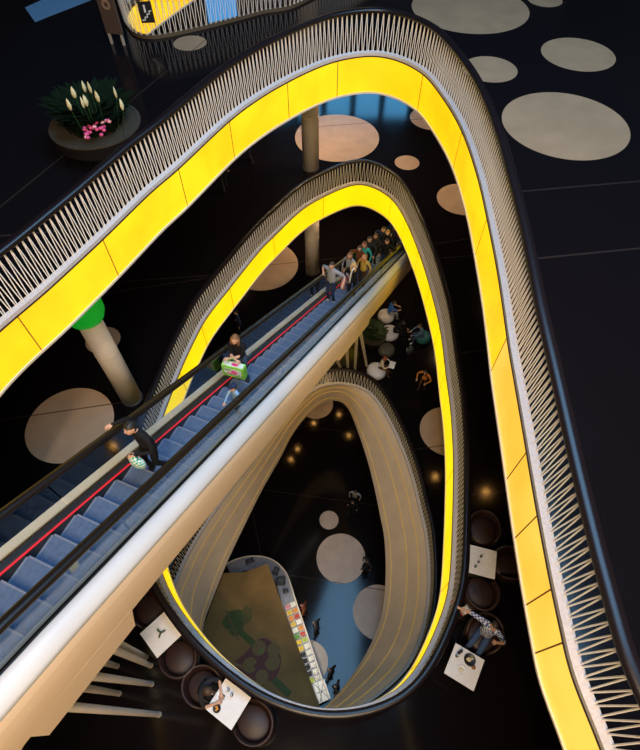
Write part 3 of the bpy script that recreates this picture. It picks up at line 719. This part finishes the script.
M_orange=mat('food_orange',(.75,.30,.04),.5,noise=.3,nscale=40); M_dfood=mat('food_dark',(.05,.045,.03),.5,noise=.4,nscale=40); M_plate=mat('white_china',(.78,.78,.80),.25); M_pcream=mat('food_cream',(.72,.62,.38),.5,noise=.2,nscale=40)
bowl(217,708.5,t2,.085,'food_bowl','black bowl of orange food near the diner, on table with plates','bowl',M_black,M_orange)
bowl(221.5,696.5,t2,.12,'dinner_plate','round white plate with dark food in front of the leaning diner','plate',M_plate,M_dfood,.022)
bowl(469.5,660,t4,.13,'frying_pan','black pan of food on the table by the checked shirt','pan',M_black,M_pcream,.045)
bowl(461.3,669.5,t4,.10,'side_plate','cream plate at centre left of the table by checked shirt','plate',M_plate,M_pcream,.025)
bowl(473,667.5,t4,.045,'small_cup','small brown cup right of the cream plate','cup',M_chair,M_orange,.06)
def cruet(x,y,h,col,label,cat,name):
    q=tpt(None,x,y); o=thing(name,label,cat,q); obj('jar',MB().lathe([(.03,0),(.032,h*.6),(.018,h*.8),(.018,h)],(0,0,0),12),col,o,smooth=True); obj('cap',MB().lathe([(.021,h),(.021,h+.02),(.001,h+.025)],(0,0,0),12),M_steel,o)
cruet(481,556.5,.12,M_dgrey,'dark bottle farthest right of the three on the right-hand table','bottle','pepper_mill')
cruet(478.5,562,.08,M_black,'short dark shaker in the middle of the right-hand table','shaker','salt_shaker')
cruet(475.5,566.5,.09,M_leaf,'dark green jar farthest left on the right-hand table','jar','condiment_jar')
cruet(228.5,690,.11,M_dgrey,'grey pepper bottle near the upper corner of the plate table','bottle','pepper_mill')
cruet(232,695,.13,M_black,'dark bottle with cap lying beside the pepper on the plate table','bottle','sauce_bottle')
cruet(456.5,656,.15,M_leaf,'dark green bottle at upper left on the table by the checked shirt','bottle','water_bottle')
q=tpt(None,460,652); o=thing('menu_stand','black menu stand next to the green bottle','menu stand',q,.5); obj('card',MB().box((0,0,.08),(.10,.02,.15)),M_black,o); obj('foot',MB().box((0,0,.006),(.12,.07,.012)),M_dgrey,o)
q=tpt(None,161,633); o=thing('leaf_ornament','small dark three-leaf ornament on the table beside the escalator','ornament',q)
obj('stem',MB().bar((0,0,0),(0,0,.06),.018,10),M_black,o)
for k in range(3):
    a=k*2*PI/3+.4; obj('leaf',MB().ball((.06*math.cos(a),.06*math.sin(a),.06),.06,10,(1,.38,.2),0,Matrix.Rotation(a,3,'Z')),mat('ornament_leaf',(.04,.07,.03),.5),o,smooth=True)
q=bp(467,609,HB-.2); q.z=ZB
o=thing('shopping_bag','white and red shopping bag on the floor beside the checked shirt','bag',q,.5)
obj('bag_body',MB().box((0,0,.17),(.30,.16,.34)),M_white,o,bevel=.01); obj('red_band',MB().box((0,0,.08),(.304,.164,.10)),mat('red_print',(.55,.02,.03),.5),o)
for sy in(-1,1): obj('handle',MB().tube([(-.07,sy*.06,.33),(-.05,sy*.06,.44),(.05,sy*.06,.44),(.07,sy*.06,.33)],.008,6),M_white,o)
q=bp(453.5,603,HB-.1); q.z=ZB+.086
o=thing('flower_posy','small posy of red flowers on the railing kerb near the checked shirt','flowers',q)
rr=random.Random(3); fm=MB()
for k in range(9):
    a=rr.random()*6.28;d=rr.random()*.07; z=.10+rr.random()*.12; obj('blossom',MB().ball((d*math.cos(a),d*math.sin(a),z),.035,8,(1,1,.7)),mat('posy_red',(.65,.02,.03),.6),o,smooth=True); fm.bar((0,0,0),(d*math.cos(a),d*math.sin(a),z),.006,5)
obj('stems',fm,M_leaf,o)
# ------------------------------------------------------------------ third floor: poufs, planter, sitters
def pouf(x,y,r,label,m,name='pouf'):
    q=bp(x,y,HC-.25); q.z=ZC; o=thing(name,label,'pouf',q,group='round poufs')
    obj('cushion',MB().lathe([(.0001,.03),(r*.75,.03),(r*.97,.14),(r,.25),(r*.93,.37),(r*.7,.435),(.0001,.45)],(0,0,0),26),m,o,smooth=True)
    obj('foot_disc',MB().lathe([(r*.6,0),(r*.6,.035)],(0,0,0),20),M_black,o); return q
M_pouf=mat('pouf_white',(.62,.60,.64),.5,noise=.05); M_polive=mat('pouf_olive',(.075,.07,.05),.7,noise=.2); M_pteal=mat('pouf_teal',(.02,.16,.20),.7,noise=.2)
q1=pouf(386,316,.42,'white pouf under the person in bright blue',M_pouf); q2=pouf(389.5,333,.46,'white pouf next to green planter, behind the person in black',M_pouf)
q3=pouf(386.5,350,.40,'dark olive pouf between the two rows of white poufs',M_polive); q4=pouf(376.5,371,.46,'white pouf nearest the lowest railing under the cream top',M_pouf); q5=pouf(423,337,.38,'dark teal pouf on the right under the person in denim',M_pteal)
RIGHT=-PI/2
person('sitter in bright blue top facing right on the first white pouf',q1+Vector((.12,0,0)),RIGHT+.2,1.70,'sit',lean=.25,seat=.45,lh=(-.12,.5,.75),rh=(.12,.5,.7),shirt='blue',pants='grey',hair=(.03,.02,.02),sleeve='short')
person('sitter in black with dark hair leaning forward from the second white pouf',q2+Vector((.22,-.05,0)),RIGHT-.1,1.70,'sit',lean=.5,seat=.45,lh=(-.1,.6,.6),rh=(.1,.6,.6),shirt='black',pants='black',hair=(.015,.01,.01),hairlen=.1)
person('sitter in cream top with reddish hair reading a paper near the lowest railing',q4+Vector((.18,.08,0)),RIGHT-.35,1.66,'sit',lean=.2,seat=.45,lh=(-.14,.40,.84),rh=(.14,.40,.84),shirt='cream',pants='brown',hair=(.28,.07,.03),hairlen=.06)
o=thing('paper_booklet','white booklet held open by the sitter in cream','booklet',q4+Vector((.18,.08,0))+Matrix.Rotation(RIGHT-.35,3,'Z')@Vector((0,.50,.86)),RIGHT-.35)
for sx in(-1,1): obj('page',MB().box((sx*.10,0,.012),(.20,.26,.008),R=Matrix.Rotation(sx*.12,3,'Y')),M_white,o)
person('sitter in denim jacket facing left on the teal pouf',q5+Vector((-.1,-.05,0)),PI/2+.15,1.72,'sit',lean=.3,seat=.45,lh=(-.15,.52,.7),rh=(.15,.5,.72),shirt='denimshirt',pants='jeans',hair=(.10,.06,.04),shoes=mat('shoe_pale',(.55,.57,.62),.5))
q=bp(421.5,389,HC); person('standing person in orange clothes with long black hair, right of the poufs',q,2.5,1.64,lean=.15,shirt='orange',pants='brown',hair=(.012,.01,.01),hairlen=.22,lh=(-.25,.35,1.1),rh=(.25,.3,1.0),stride=.4)
q=bp(241,334,HC); person('person in navy top on third floor, left of the escalator past the yellow band',q,2.0,1.72,shirt='navy',pants='black',hair=(.03,.02,.02))
q=bp(410,353,HC); o=thing('backpack','dark backpack with pale straps on the floor between the sitters','bag',q,.6)
obj('pack',MB().lathe([(.15,0),(.19,.08),(.19,.26),(.14,.38),(.001,.42)],(0,0,0),14,1,.6),M_dgrey,o,smooth=True)
for sx in(-1,1): obj('strap',MB().tube([(sx*.09,.10,.36),(sx*.10,.17,.24),(sx*.10,.13,.06)],.016,6),M_plate,o)
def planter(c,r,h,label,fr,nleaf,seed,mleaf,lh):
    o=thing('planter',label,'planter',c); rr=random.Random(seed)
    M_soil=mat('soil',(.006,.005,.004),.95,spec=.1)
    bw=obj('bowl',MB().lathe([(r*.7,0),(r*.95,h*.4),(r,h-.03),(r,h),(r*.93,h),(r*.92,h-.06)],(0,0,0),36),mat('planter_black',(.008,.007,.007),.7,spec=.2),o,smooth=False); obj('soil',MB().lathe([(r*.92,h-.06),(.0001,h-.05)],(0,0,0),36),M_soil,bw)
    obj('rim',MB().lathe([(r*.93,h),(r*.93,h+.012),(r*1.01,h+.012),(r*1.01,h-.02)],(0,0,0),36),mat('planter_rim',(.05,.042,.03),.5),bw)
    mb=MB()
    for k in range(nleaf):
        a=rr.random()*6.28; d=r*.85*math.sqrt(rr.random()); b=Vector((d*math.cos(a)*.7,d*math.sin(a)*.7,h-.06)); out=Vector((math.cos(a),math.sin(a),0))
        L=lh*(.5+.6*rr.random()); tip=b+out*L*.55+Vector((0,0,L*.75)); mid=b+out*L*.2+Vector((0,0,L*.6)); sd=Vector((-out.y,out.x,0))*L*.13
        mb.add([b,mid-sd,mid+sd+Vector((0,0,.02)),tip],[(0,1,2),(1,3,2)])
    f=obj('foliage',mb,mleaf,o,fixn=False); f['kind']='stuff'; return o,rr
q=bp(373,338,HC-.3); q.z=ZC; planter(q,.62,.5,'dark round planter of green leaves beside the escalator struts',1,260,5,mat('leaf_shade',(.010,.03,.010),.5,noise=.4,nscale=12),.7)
# ------------------------------------------------------------------ uppermost floor: planter with flowers, sign stand
q=bp(96,126,HA-.45); q.z=ZA
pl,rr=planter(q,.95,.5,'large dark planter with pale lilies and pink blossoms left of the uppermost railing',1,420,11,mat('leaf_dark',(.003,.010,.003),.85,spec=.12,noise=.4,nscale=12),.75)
def local(x,y,H): p=bp(x,y,H); return p-pl.location
M_spathe=mat('lily_pale',(.72,.66,.38),.5,noise=.1); M_pinkb=mat('blossom_pink',(.65,.07,.20),.6,noise=.3,nscale=20); M_pinkl=mat('blossom_pale',(.75,.35,.38),.6)
for (x,y) in ((85.5,91),(91,92),(75,97),(87,105),(116.5,97),(98.5,101),(84,107),(123,109),(70.5,109)):
    p=local(x,y,HA-1.25); st=MB().bar((p.x*.7,p.y*.7,.4),p,.008,5); obj('flower_stem',st,M_leaf,pl)
    obj('lily',MB().lathe([(.0001,-.03),(.035,.0),(.05,.07),(.03,.15),(.0001,.21)],p,10,1,.55,random.random()*3),M_spathe,pl,smooth=True)
for k in range(34):
    x=84+26*rr.random(); y=120+17*rr.random()-(x-95)*.25; p=local(x,y,HA-.78-.1*rr.random()); obj('blossom',MB().ball(p,.045,7,(1,1,.7)),M_pinkl if k%4==0 else M_pinkb,pl,smooth=True)
sa=bp(111,43.5,HA); sb=bp(125.5,45.5,HA); mid=(sa+sb)/2; rz=math.atan2((sb-sa).y,(sb-sa).x); wd=(sb-sa).length
st=thing('sign_stand','dark upright sign panel with a brown figure 8 at the top left','sign',mid,rz)
M_sign=mat('sign_brown',(.085,.055,.04),.5); 
sp=obj('panel',MB().box((0,0,1.32),(wd*1.12,.06,2.1)),M_sign,st,bevel=.008)
for sx in(-1,1): obj('leg',MB().box((sx*wd*.42,0,.135),(.06,.05,.27)),mat('leg_pale',(.42,.36,.30),.5),st)
def text(s,size,loc,parent,m,name,rot=(PI/2,0,0)):
    cu=bpy.data.curves.new('t','FONT'); cu.body=s; cu.size=size; cu.extrude=.004; cu.align_x='CENTER'; cu.align_y='CENTER'
    t=bpy.data.objects.new('t',cu); COL.objects.link(t); dg=bpy.context.evaluated_depsgraph_get(); me=bpy.data.meshes.new_from_object(t.evaluated_get(dg)); bpy.data.objects.remove(t)
    me.materials.clear(); me.materials.append(m); o=bpy.data.objects.new(name,me); COL.objects.link(o); o.parent=parent; o.location=loc; o.rotation_euler=rot; return o
text('8',.55,(0,-.036,1.02),sp,mat('numeral_brown',(.30,.20,.12),.5),'numeral')
# escalator pictogram on the far railing
n2=len(LA2); w0=bp(152,37,HA); i0=min(range(n2),key=lambda i:(LA2[i].x-w0.x)**2+(LA2[i].y-w0.y)**2); nn=normals(LA2)[i0]; base=LA2[i0]+nn*.19
pg=thing('pictogram_sign','black escalator pictogram plate on the striped yellow railing at top left','sign',(base.x,base.y,ZA+.40),math.atan2(nn.y,nn.x)+PI/2)
pp=obj('plate',MB().box((0,0,.28),(.36,.02,.50)),M_black,pg)
ic=MB(); pts=[(-.13,.10),(-.06,.10),(-.06,.17),(.01,.17),(.01,.24),(.08,.24),(.08,.31),(.13,.31)]
for (a,b),(c,d) in zip(pts,pts[1:]): ic.box(((a+c)/2,-.013,(b+d)/2),(abs(c-a)+.025,.006,abs(d-b)+.025))
ic.ball((-.02,-.012,.43),.03,8,(1,.25,1)); ic.box((-.02,-.013,.34),(.05,.006,.12)); obj('icon',ic,M_white,pp)
mp=[bp(x,y,HA) for x,y in ((91,0),(68,9),(35,22),(25,8),(60,-8))]; mo=thing('floor_gloss','pale blue painted reflection on the floor in the far top left corner','painted reflection',(mp[1].x,mp[1].y,ZA),world=True)  # blue window reflection put on the floor as a flat coloured patch
obj('blue_reflection',MB().prism([(p.x,p.y) for p in mp],ZA,ZA+.012),mat('reflection_blue',(.10,.22,.36),.9,noise=.2,nscale=30),mo)
# ------------------------------------------------------------------ ground floor: kiosk
outl=[(226,564.5),(233,560.5),(244,557),(256,556),(268,557.5),(278,563),(286.5,572.5),(290.5,583),(294,595),(302.5,620),(311.5,647),(320.5,674),(329,699)]
OP=[bp(x,y,HD-1.0) for x,y in outl]; OP=[Vector((p.x,p.y,0)) for p in OP]
for _ in range(2):
    Q=[OP[0]]
    for a,b in zip(OP,OP[1:]): Q+=[a.lerp(b,.25),a.lerp(b,.75)]
    OP=Q+[OP[-1]]
def offs(L,d):
    out=[]
    for i,p in enumerate(L):
        t=(L[min(i+1,len(L)-1)]-L[max(i-1,0)]).normalized(); out.append(p+Vector((t.y,-t.x,0))*d)
    return out
IN=offs(OP,.62)
kc=thing('kiosk_counter','curved pale food kiosk counter on the ground floor along the tan canopy','counter',(OP[len(OP)//2].x,OP[len(OP)//2].y,0),world=True)
V=lambda p,z:Vector((p.x,p.y,z))
obj('front_panel',MB().sweep([[V(p,0),V(p,1.0),V(p+(q-p)*.08,1.0),V(p+(q-p)*.08,0)] for p,q in zip(OP,IN)],closed=False),mat('kiosk_front',(.45,.36,.28),.5),kc)
obj('worktop',MB().sweep([[V(p+(q-p)*.02,1.0),V(p+(q-p)*.02,1.03),V(q,1.03),V(q,1.0)] for p,q in zip(OP,IN)],closed=False),mat('worktop_grey',(.20,.20,.24),.35,noise=.2),kc)
obj('rim',MB().sweep([[V(p+(q-p)*-.03,1.02),V(p+(q-p)*-.03,1.07),V(p+(q-p)*.06,1.07),V(p+(q-p)*.06,1.02)] for p,q in zip(OP,IN)],closed=False),mat('rim_pale',(.62,.52,.42),.4),kc)
obj('back_panel',MB().sweep([[V(q,0),V(q,1.0),V(q+(q-p).normalized()*.03,1.0),V(q+(q-p).normalized()*.03,0)] for p,q in zip(OP,IN)],closed=False),M_dgrey,kc)
HK=HD-2.6
can=[(222.5,573),(235,567),(250,571)] and [(223,573),(245,572),(258,567),(267.5,563.5),(280,598),(293.5,634.5),(306.5,670),(320,707),(300,740),(265,748),(215,700),(190,660),(203.5,626)]
CP=[bp(x,y,HK) for x,y in can]
kn=thing('kiosk_canopy','large flat tan canopy with faded flower print over the ground floor kiosk','canopy',(CP[3].x,CP[3].y,0),world=True)
cpn=obj('canopy_panel',MB().prism([(p.x,p.y) for p in CP],2.5,2.6),mat('canopy_tan',(.32,.185,.05),.65,noise=.3,nscale=.8),kn)
for i in (0,3,6,9,11): 
    c=CP[i].lerp(sum(CP,Vector())/len(CP),.12); obj('post',MB().bar((c.x,c.y,0),(c.x,c.y,2.5),.05,10),M_dgrey,kn)
def blob(name,cx,cy,rx,ry,rot,m,z,n=40,wob=0,seed=1):
    c=bp(cx,cy,HK); e=bp(cx+1,cy,HK).x-c.x; rr=random.Random(seed); ph=rr.random()*6
    P=[]
    for i in range(n):
        a=2*PI*i/n; k=1+wob*math.sin(3*a+ph)+wob*.6*math.sin(5*a+ph*2); x,y=rx*e*k*math.cos(a),ry*e*k*math.sin(a)
        P.append((c.x+x*math.cos(rot)-y*math.sin(rot),c.y+x*math.sin(rot)+y*math.cos(rot)))
    obj(name,MB().prism(P,2.6,z),m,cpn)
M_pg=mat('print_green',(.09,.125,.02),.6,noise=.2); M_pp=mat('print_plum',(.19,.055,.045),.6,noise=.15); M_po=mat('print_ochre',(.26,.17,.05),.6,noise=.1)
def stemline(a,b,w,m,z):
    p=bp(*a,HK);q=bp(*b,HK); d=(q-p).normalized(); s=Vector((-d.y,d.x,0))*w; obj('printed_stem',MB().prism([(v.x,v.y) for v in (p-s,q-s,q+s,p+s)],2.6,z),m,cpn)
stemline((236,628),(254,644),.12,M_pg,2.604); stemline((270,676),(290,695),.13,M_pg,2.604)
blob('printed_leaf',234,622,10,12,.3,M_pg,2.606,wob=.12,seed=2); blob('printed_leaf',246,616,6,9,-.3,mat('print_olive',(.15,.13,.03),.6),2.605,wob=.1,seed=4)
blob('printed_flower',262,661,19,19,.2,M_pp,2.607,wob=.06,seed=5); blob('printed_flower',246,666,12,11,.4,M_pp,2.606,wob=.1,seed=6)
for (x,y,r) in ((259,648,7),(274,650,6.5),(272.5,662,7.5),(250,665,7),(262,677,6.5)): blob('printed_disc',x,y,r,r,0,M_po,2.609+.0006*(y-647))
blob('printed_disc',261.5,651,2.6,2.6,0,mat('print_lime',(.20,.24,.05),.6),2.632)
stemline((255,668),(268,655),.10,M_pp,2.634); stemline((226,610),(238,640),.04,mat('print_brown',(.19,.12,.05),.6),2.611); stemline((234,664),(246,668),.05,M_po,2.611)
# food trays in rows along the straight counter
import bisect
sa_,sb_=bp(296,601,HD-1.03),bp(324,684,HD-1.03); ax=(sb_-sa_).normalized(); ay=Vector((ax.y,-ax.x,0))
if (bp(290,640,HD-1)-bp(310,640,HD-1)).dot(ay)<0: ay=-ay
LEN=(sb_-sa_).length
fcols={'yellow':(.80,.55,.05),'orange':(.78,.28,.04),'red':(.60,.06,.03),'white':(.80,.76,.70),'green':(.12,.32,.04),'black':(.02,.018,.018),'pink':(.70,.30,.36),'lime':(.45,.55,.08)}
names=[['pink','white'],['yellow','orange'],['orange','red'],['yellow','white'],['white','orange'],['green','red'],['yellow','lime'],['yellow','white'],['black','white'],['black','white'],['black','white'],['black','white'],['lime','white']]
ords=['first','second','third','fourth','fifth','sixth','seventh','eighth','ninth','tenth','eleventh','twelfth','thirteenth']
M_tray=mat('tray_rim',(.5,.5,.52),.35)
tr_mesh=None
for r,row in enumerate(names):
    for c,nm in enumerate(row):
        pos=sa_+ax*(LEN*(r+.4)/13.6)+ay*(.44-.27*c); pos.z=1.031
        t=thing('food_tray','tray of %s food, %s from far end, %s row of kiosk counter'%(nm,ords[r],'inner' if c==0 else 'outer'),'food tray',pos,math.atan2(ax.y,ax.x),group='food trays on the kiosk counter')
        wd=LEN/13.6*.86
        tb=MB().lathe([(.0001,0),(.5,0),(.56,.05),(.52,.05),(.48,.01),(.0001,.01)],(0,0,0),4,1,1,PI/4); tb.v=[Vector((v.x*wd*1.25,v.y*.31,v.z)) for v in tb.v]; obj('tray',tb,M_tray,t)
        f=MB(); rr=random.Random(r*5+c)
        for k in range(9): f.ball(((k%3-1)*wd*.27+rr.uniform(-.02,.02),(k//3-1)*.075,.035),.05,7,(wd*4,.9,.6))
        obj('food',f,mat('food_'+nm,fcols[nm],.5,noise=.2,nscale=30),t,smooth=True)
pos=bp(322,692,HD-1.04)+Vector((0,0,.0)); 
pos=sa_+ax*(LEN*1.06)+ay*.18; pos.z=1.031
t=thing('paper_sheet','white sheet with crossed black lines at the near end of the kiosk counter','sheet',pos,math.atan2(ax.y,ax.x))
obj('sheet',MB().box((0,0,.006),(.75,.5,.012)),M_white,t)
lm=MB()
for (a,b) in (((-.35,-.2),(.35,.2)),((-.35,.2),(.35,-.2)),((0,-.23),(0,.23)),((-.36,-.05),(.36,-.12))): lm.bar((a[0],a[1],.013),(b[0],b[1],.013),.012,5)
obj('line_marks',lm,M_black,t)
def appliance(x,y,sz,label,name):
    p=bp(x,y,HD-1.03-sz[2]/2); p.z=1.031; t=thing(name,label,'kitchen appliance',p,random.uniform(0,1.5))
    obj('housing',MB().box((0,0,sz[2]/2),sz),M_black,t,bevel=.02); obj('hob_plate',MB().lathe([(min(sz[:2])*.3,sz[2]),(min(sz[:2])*.3,sz[2]+.02),(min(sz[:2])*.2,sz[2]+.02)],(0,0,0),14),M_dgrey,t); obj('knob',MB().bar((sz[0]/2,0,sz[2]*.5),(sz[0]/2+.03,0,sz[2]*.5),.025,8),M_steel,t)
appliance(281,581,(.42,.36,.22),'black square machine on the kiosk counter just before the food trays','hot_plate'); appliance(276,571,(.34,.26,.18),'dark machine at the bend of the kiosk counter','coffee_machine'); appliance(250,561,(.4,.2,.2),'dark box on the curved far end of the kiosk counter','juice_press'); appliance(286,591,(.25,.18,.15),'small dark box between black machine and first trays','card_terminal')
for (x,y,h,sh,pa,hc_,hl,rz,lb) in ((305,613,1.7,'rust','brown',(.12,.03,.02),.15,1.3,'person in rust-brown standing at the kiosk by the yellow trays'),(317,630,1.74,'dark','black',(.02,.015,.015),0,1.2,'person in dark clothes at the kiosk by the black trays'),
    (331,675,1.75,'black','black',(.02,.015,.015),.1,1.0,'person in black by the pale circle near the end of the kiosk'),(337,690,1.7,'dark','navy',(.02,.02,.02),0,1.4,'person in dark coat at the bottom right of the kiosk, against the funnel'),
    (366,569,1.72,'dark','black',(.03,.025,.02),0,2.2,'person in dark grey at the right edge of the pale ground floor circle'),(354,503,1.75,'grey','black',(.05,.04,.03),0,2.8,'person in grey top above the small pale ground floor circle'),(352,512,1.68,'black','black',(.02,.015,.015),.1,2.6,'person in black just below the one in grey on the ground floor')):
    person(lb,bp(x,y,HD),rz,h,shirt=sh,pants=pa,hair=hc_,hairlen=hl,stride=.4,lean=.05)
for (x,y,lb,rz) in ((252,163,'dark figure walking on the second floor left of the pale column',1.0),(226,190,'dark figure on the second floor between the yellow bands at upper left',.4)):
    person(lb,bp(x,y,HB),rz,1.74,shirt='black',pants='dark',hair=(.02,.015,.012),stride=.6)
# ------------------------------------------------------------------ ceiling lamps
M_lamp=mat('lamp_glow',(1,.8,.5),.4,emit=(1,.50,.13),estr=30)
def downlight(x,y,z,label,power,ang=2.3):
    low=power<100
    t=thing('downlight',label,'ceiling lamp',(x,y,z-.06),group='round ceiling downlights')
    obj('trim_ring',MB().lathe([(.10,.06),(.13,.06),(.13,.0),(.10,.0),(.10,.06)],(0,0,0),20),M_steel,t); obj('lamp_disc',MB().lathe([(.0001,.025),(.10,.025),(.10,.04),(.0001,.04)],(0,0,0),20),M_lamp,t)
    l=bpy.data.lights.new('downlight_beam','SPOT'); l.energy=power; l.color=(1,.45,.10) if low else (1,.67,.38); l.spot_size=ang; l.spot_blend=.8; l.shadow_soft_size=.10
    o=bpy.data.objects.new('downlight_beam',l); COL.objects.link(o); o.location=(x,y,z-.10); return t
ZcB,ZcC,ZcD=ZA-FHA,ZB-FHB,ZC-2.0
LBL='round downlight in the ceiling over the %s, mirrored in the stone or added fill'
def at_reflection(x,y,H,zc,floor,power):
    c=bp(x,y,H+zc-(CAMZ-H)); downlight(c.x,c.y,zc,LBL%floor,power)
for p in ((338.8,415),(313.8,423.8),(348.8,436),(297.5,449.5),(291,460)): at_reflection(*p,HD,ZcD,'ground floor',9)
for p,pw in (((435,477.5),14),((238,285),520),((320,330),420),((352,305),420),((442,356),300)): at_reflection(*p,HC,ZcC,'third floor',pw)  # strong ones are added to light the floor, their mirror images hidden
for p,pw in (((485.5,493),18),((114,447),18),((292,275),420),((330,262),420),((372,262),420),((300,222),420),((500,300),420)): at_reflection(*p,HB,ZcB,'second floor',pw)  # weak pair follows mirrored dots; the strong lamps are added fill
c=(sa_+sb_)/2; l=bpy.data.lights.new('counter_light','AREA'); l.shape='RECTANGLE'; l.size=LEN*1.2; l.size_y=.2; l.energy=40; l.color=(1,.9,.72)
o=bpy.data.objects.new('counter_light',l); COL.objects.link(o); o.location=(c.x,c.y,2.45); o.location-=ay*(-.15); o.rotation_euler=(0,0,math.atan2(ax.y,ax.x))

for o in SC.objects:
    if '_w' in o: del o['_w']
# ------------------------------------------------------------------ light
w=bpy.data.worlds.new('world'); SC.world=w; w.use_nodes=True
w.node_tree.nodes['Background'].inputs[0].default_value=(.35,.5,.8,1); w.node_tree.nodes['Background'].inputs[1].default_value=.02
def area(name,loc,size,col,power,rot=(0,0,0),sy=None):
    l=bpy.data.lights.new(name,'AREA'); l.energy=power; l.color=col; l.size=size
    if sy: l.shape='RECTANGLE'; l.size_y=sy
    o=bpy.data.objects.new(name,l); COL.objects.link(o); o.location=loc; o.rotation_euler=rot; return o
area('skylight',(4.5,8.5,CAMZ+9),11,(.30,.62,1.0),3800,sy=13)
area('front_fill',(0.5,-6.5,CAMZ+5),10,(1,.74,.48),3000,rot=(math.radians(48),0,0),sy=4)  # warm fill added behind the eye for railings, escalator and faces
def spot(loc,to,power,col=(1,.72,.45),ang=1.2):  # unseen warm fill lamps added above the frame, without fixtures
    l=bpy.data.lights.new('fill_spot','SPOT'); l.energy=power; l.color=col; l.spot_size=ang; l.spot_blend=.7; l.shadow_soft_size=.3
    o=bpy.data.objects.new('fill_spot',l); COL.objects.link(o); o.location=loc; o.rotation_euler=(Vector(to)-Vector(loc)).to_track_quat('-Z','Y').to_euler()
spot((6,-4,CAMZ+6),(7,14,ZA),2600,(1,.66,.36)); spot((-1,-3,CAMZ+6),(-1,9,ZC),2500)
t_=bp(318,352,12.2); spot((5,-3,CAMZ+6),tuple(t_),5200,(1,.60,.18),.24)  # narrow golden fill added to warm the escalator flank
SC.view_settings.view_transform='Standard'; SC.view_settings.look='None'; SC.view_settings.exposure=0; SC.view_settings.gamma=1
SC.view_settings.use_curve_mapping=False
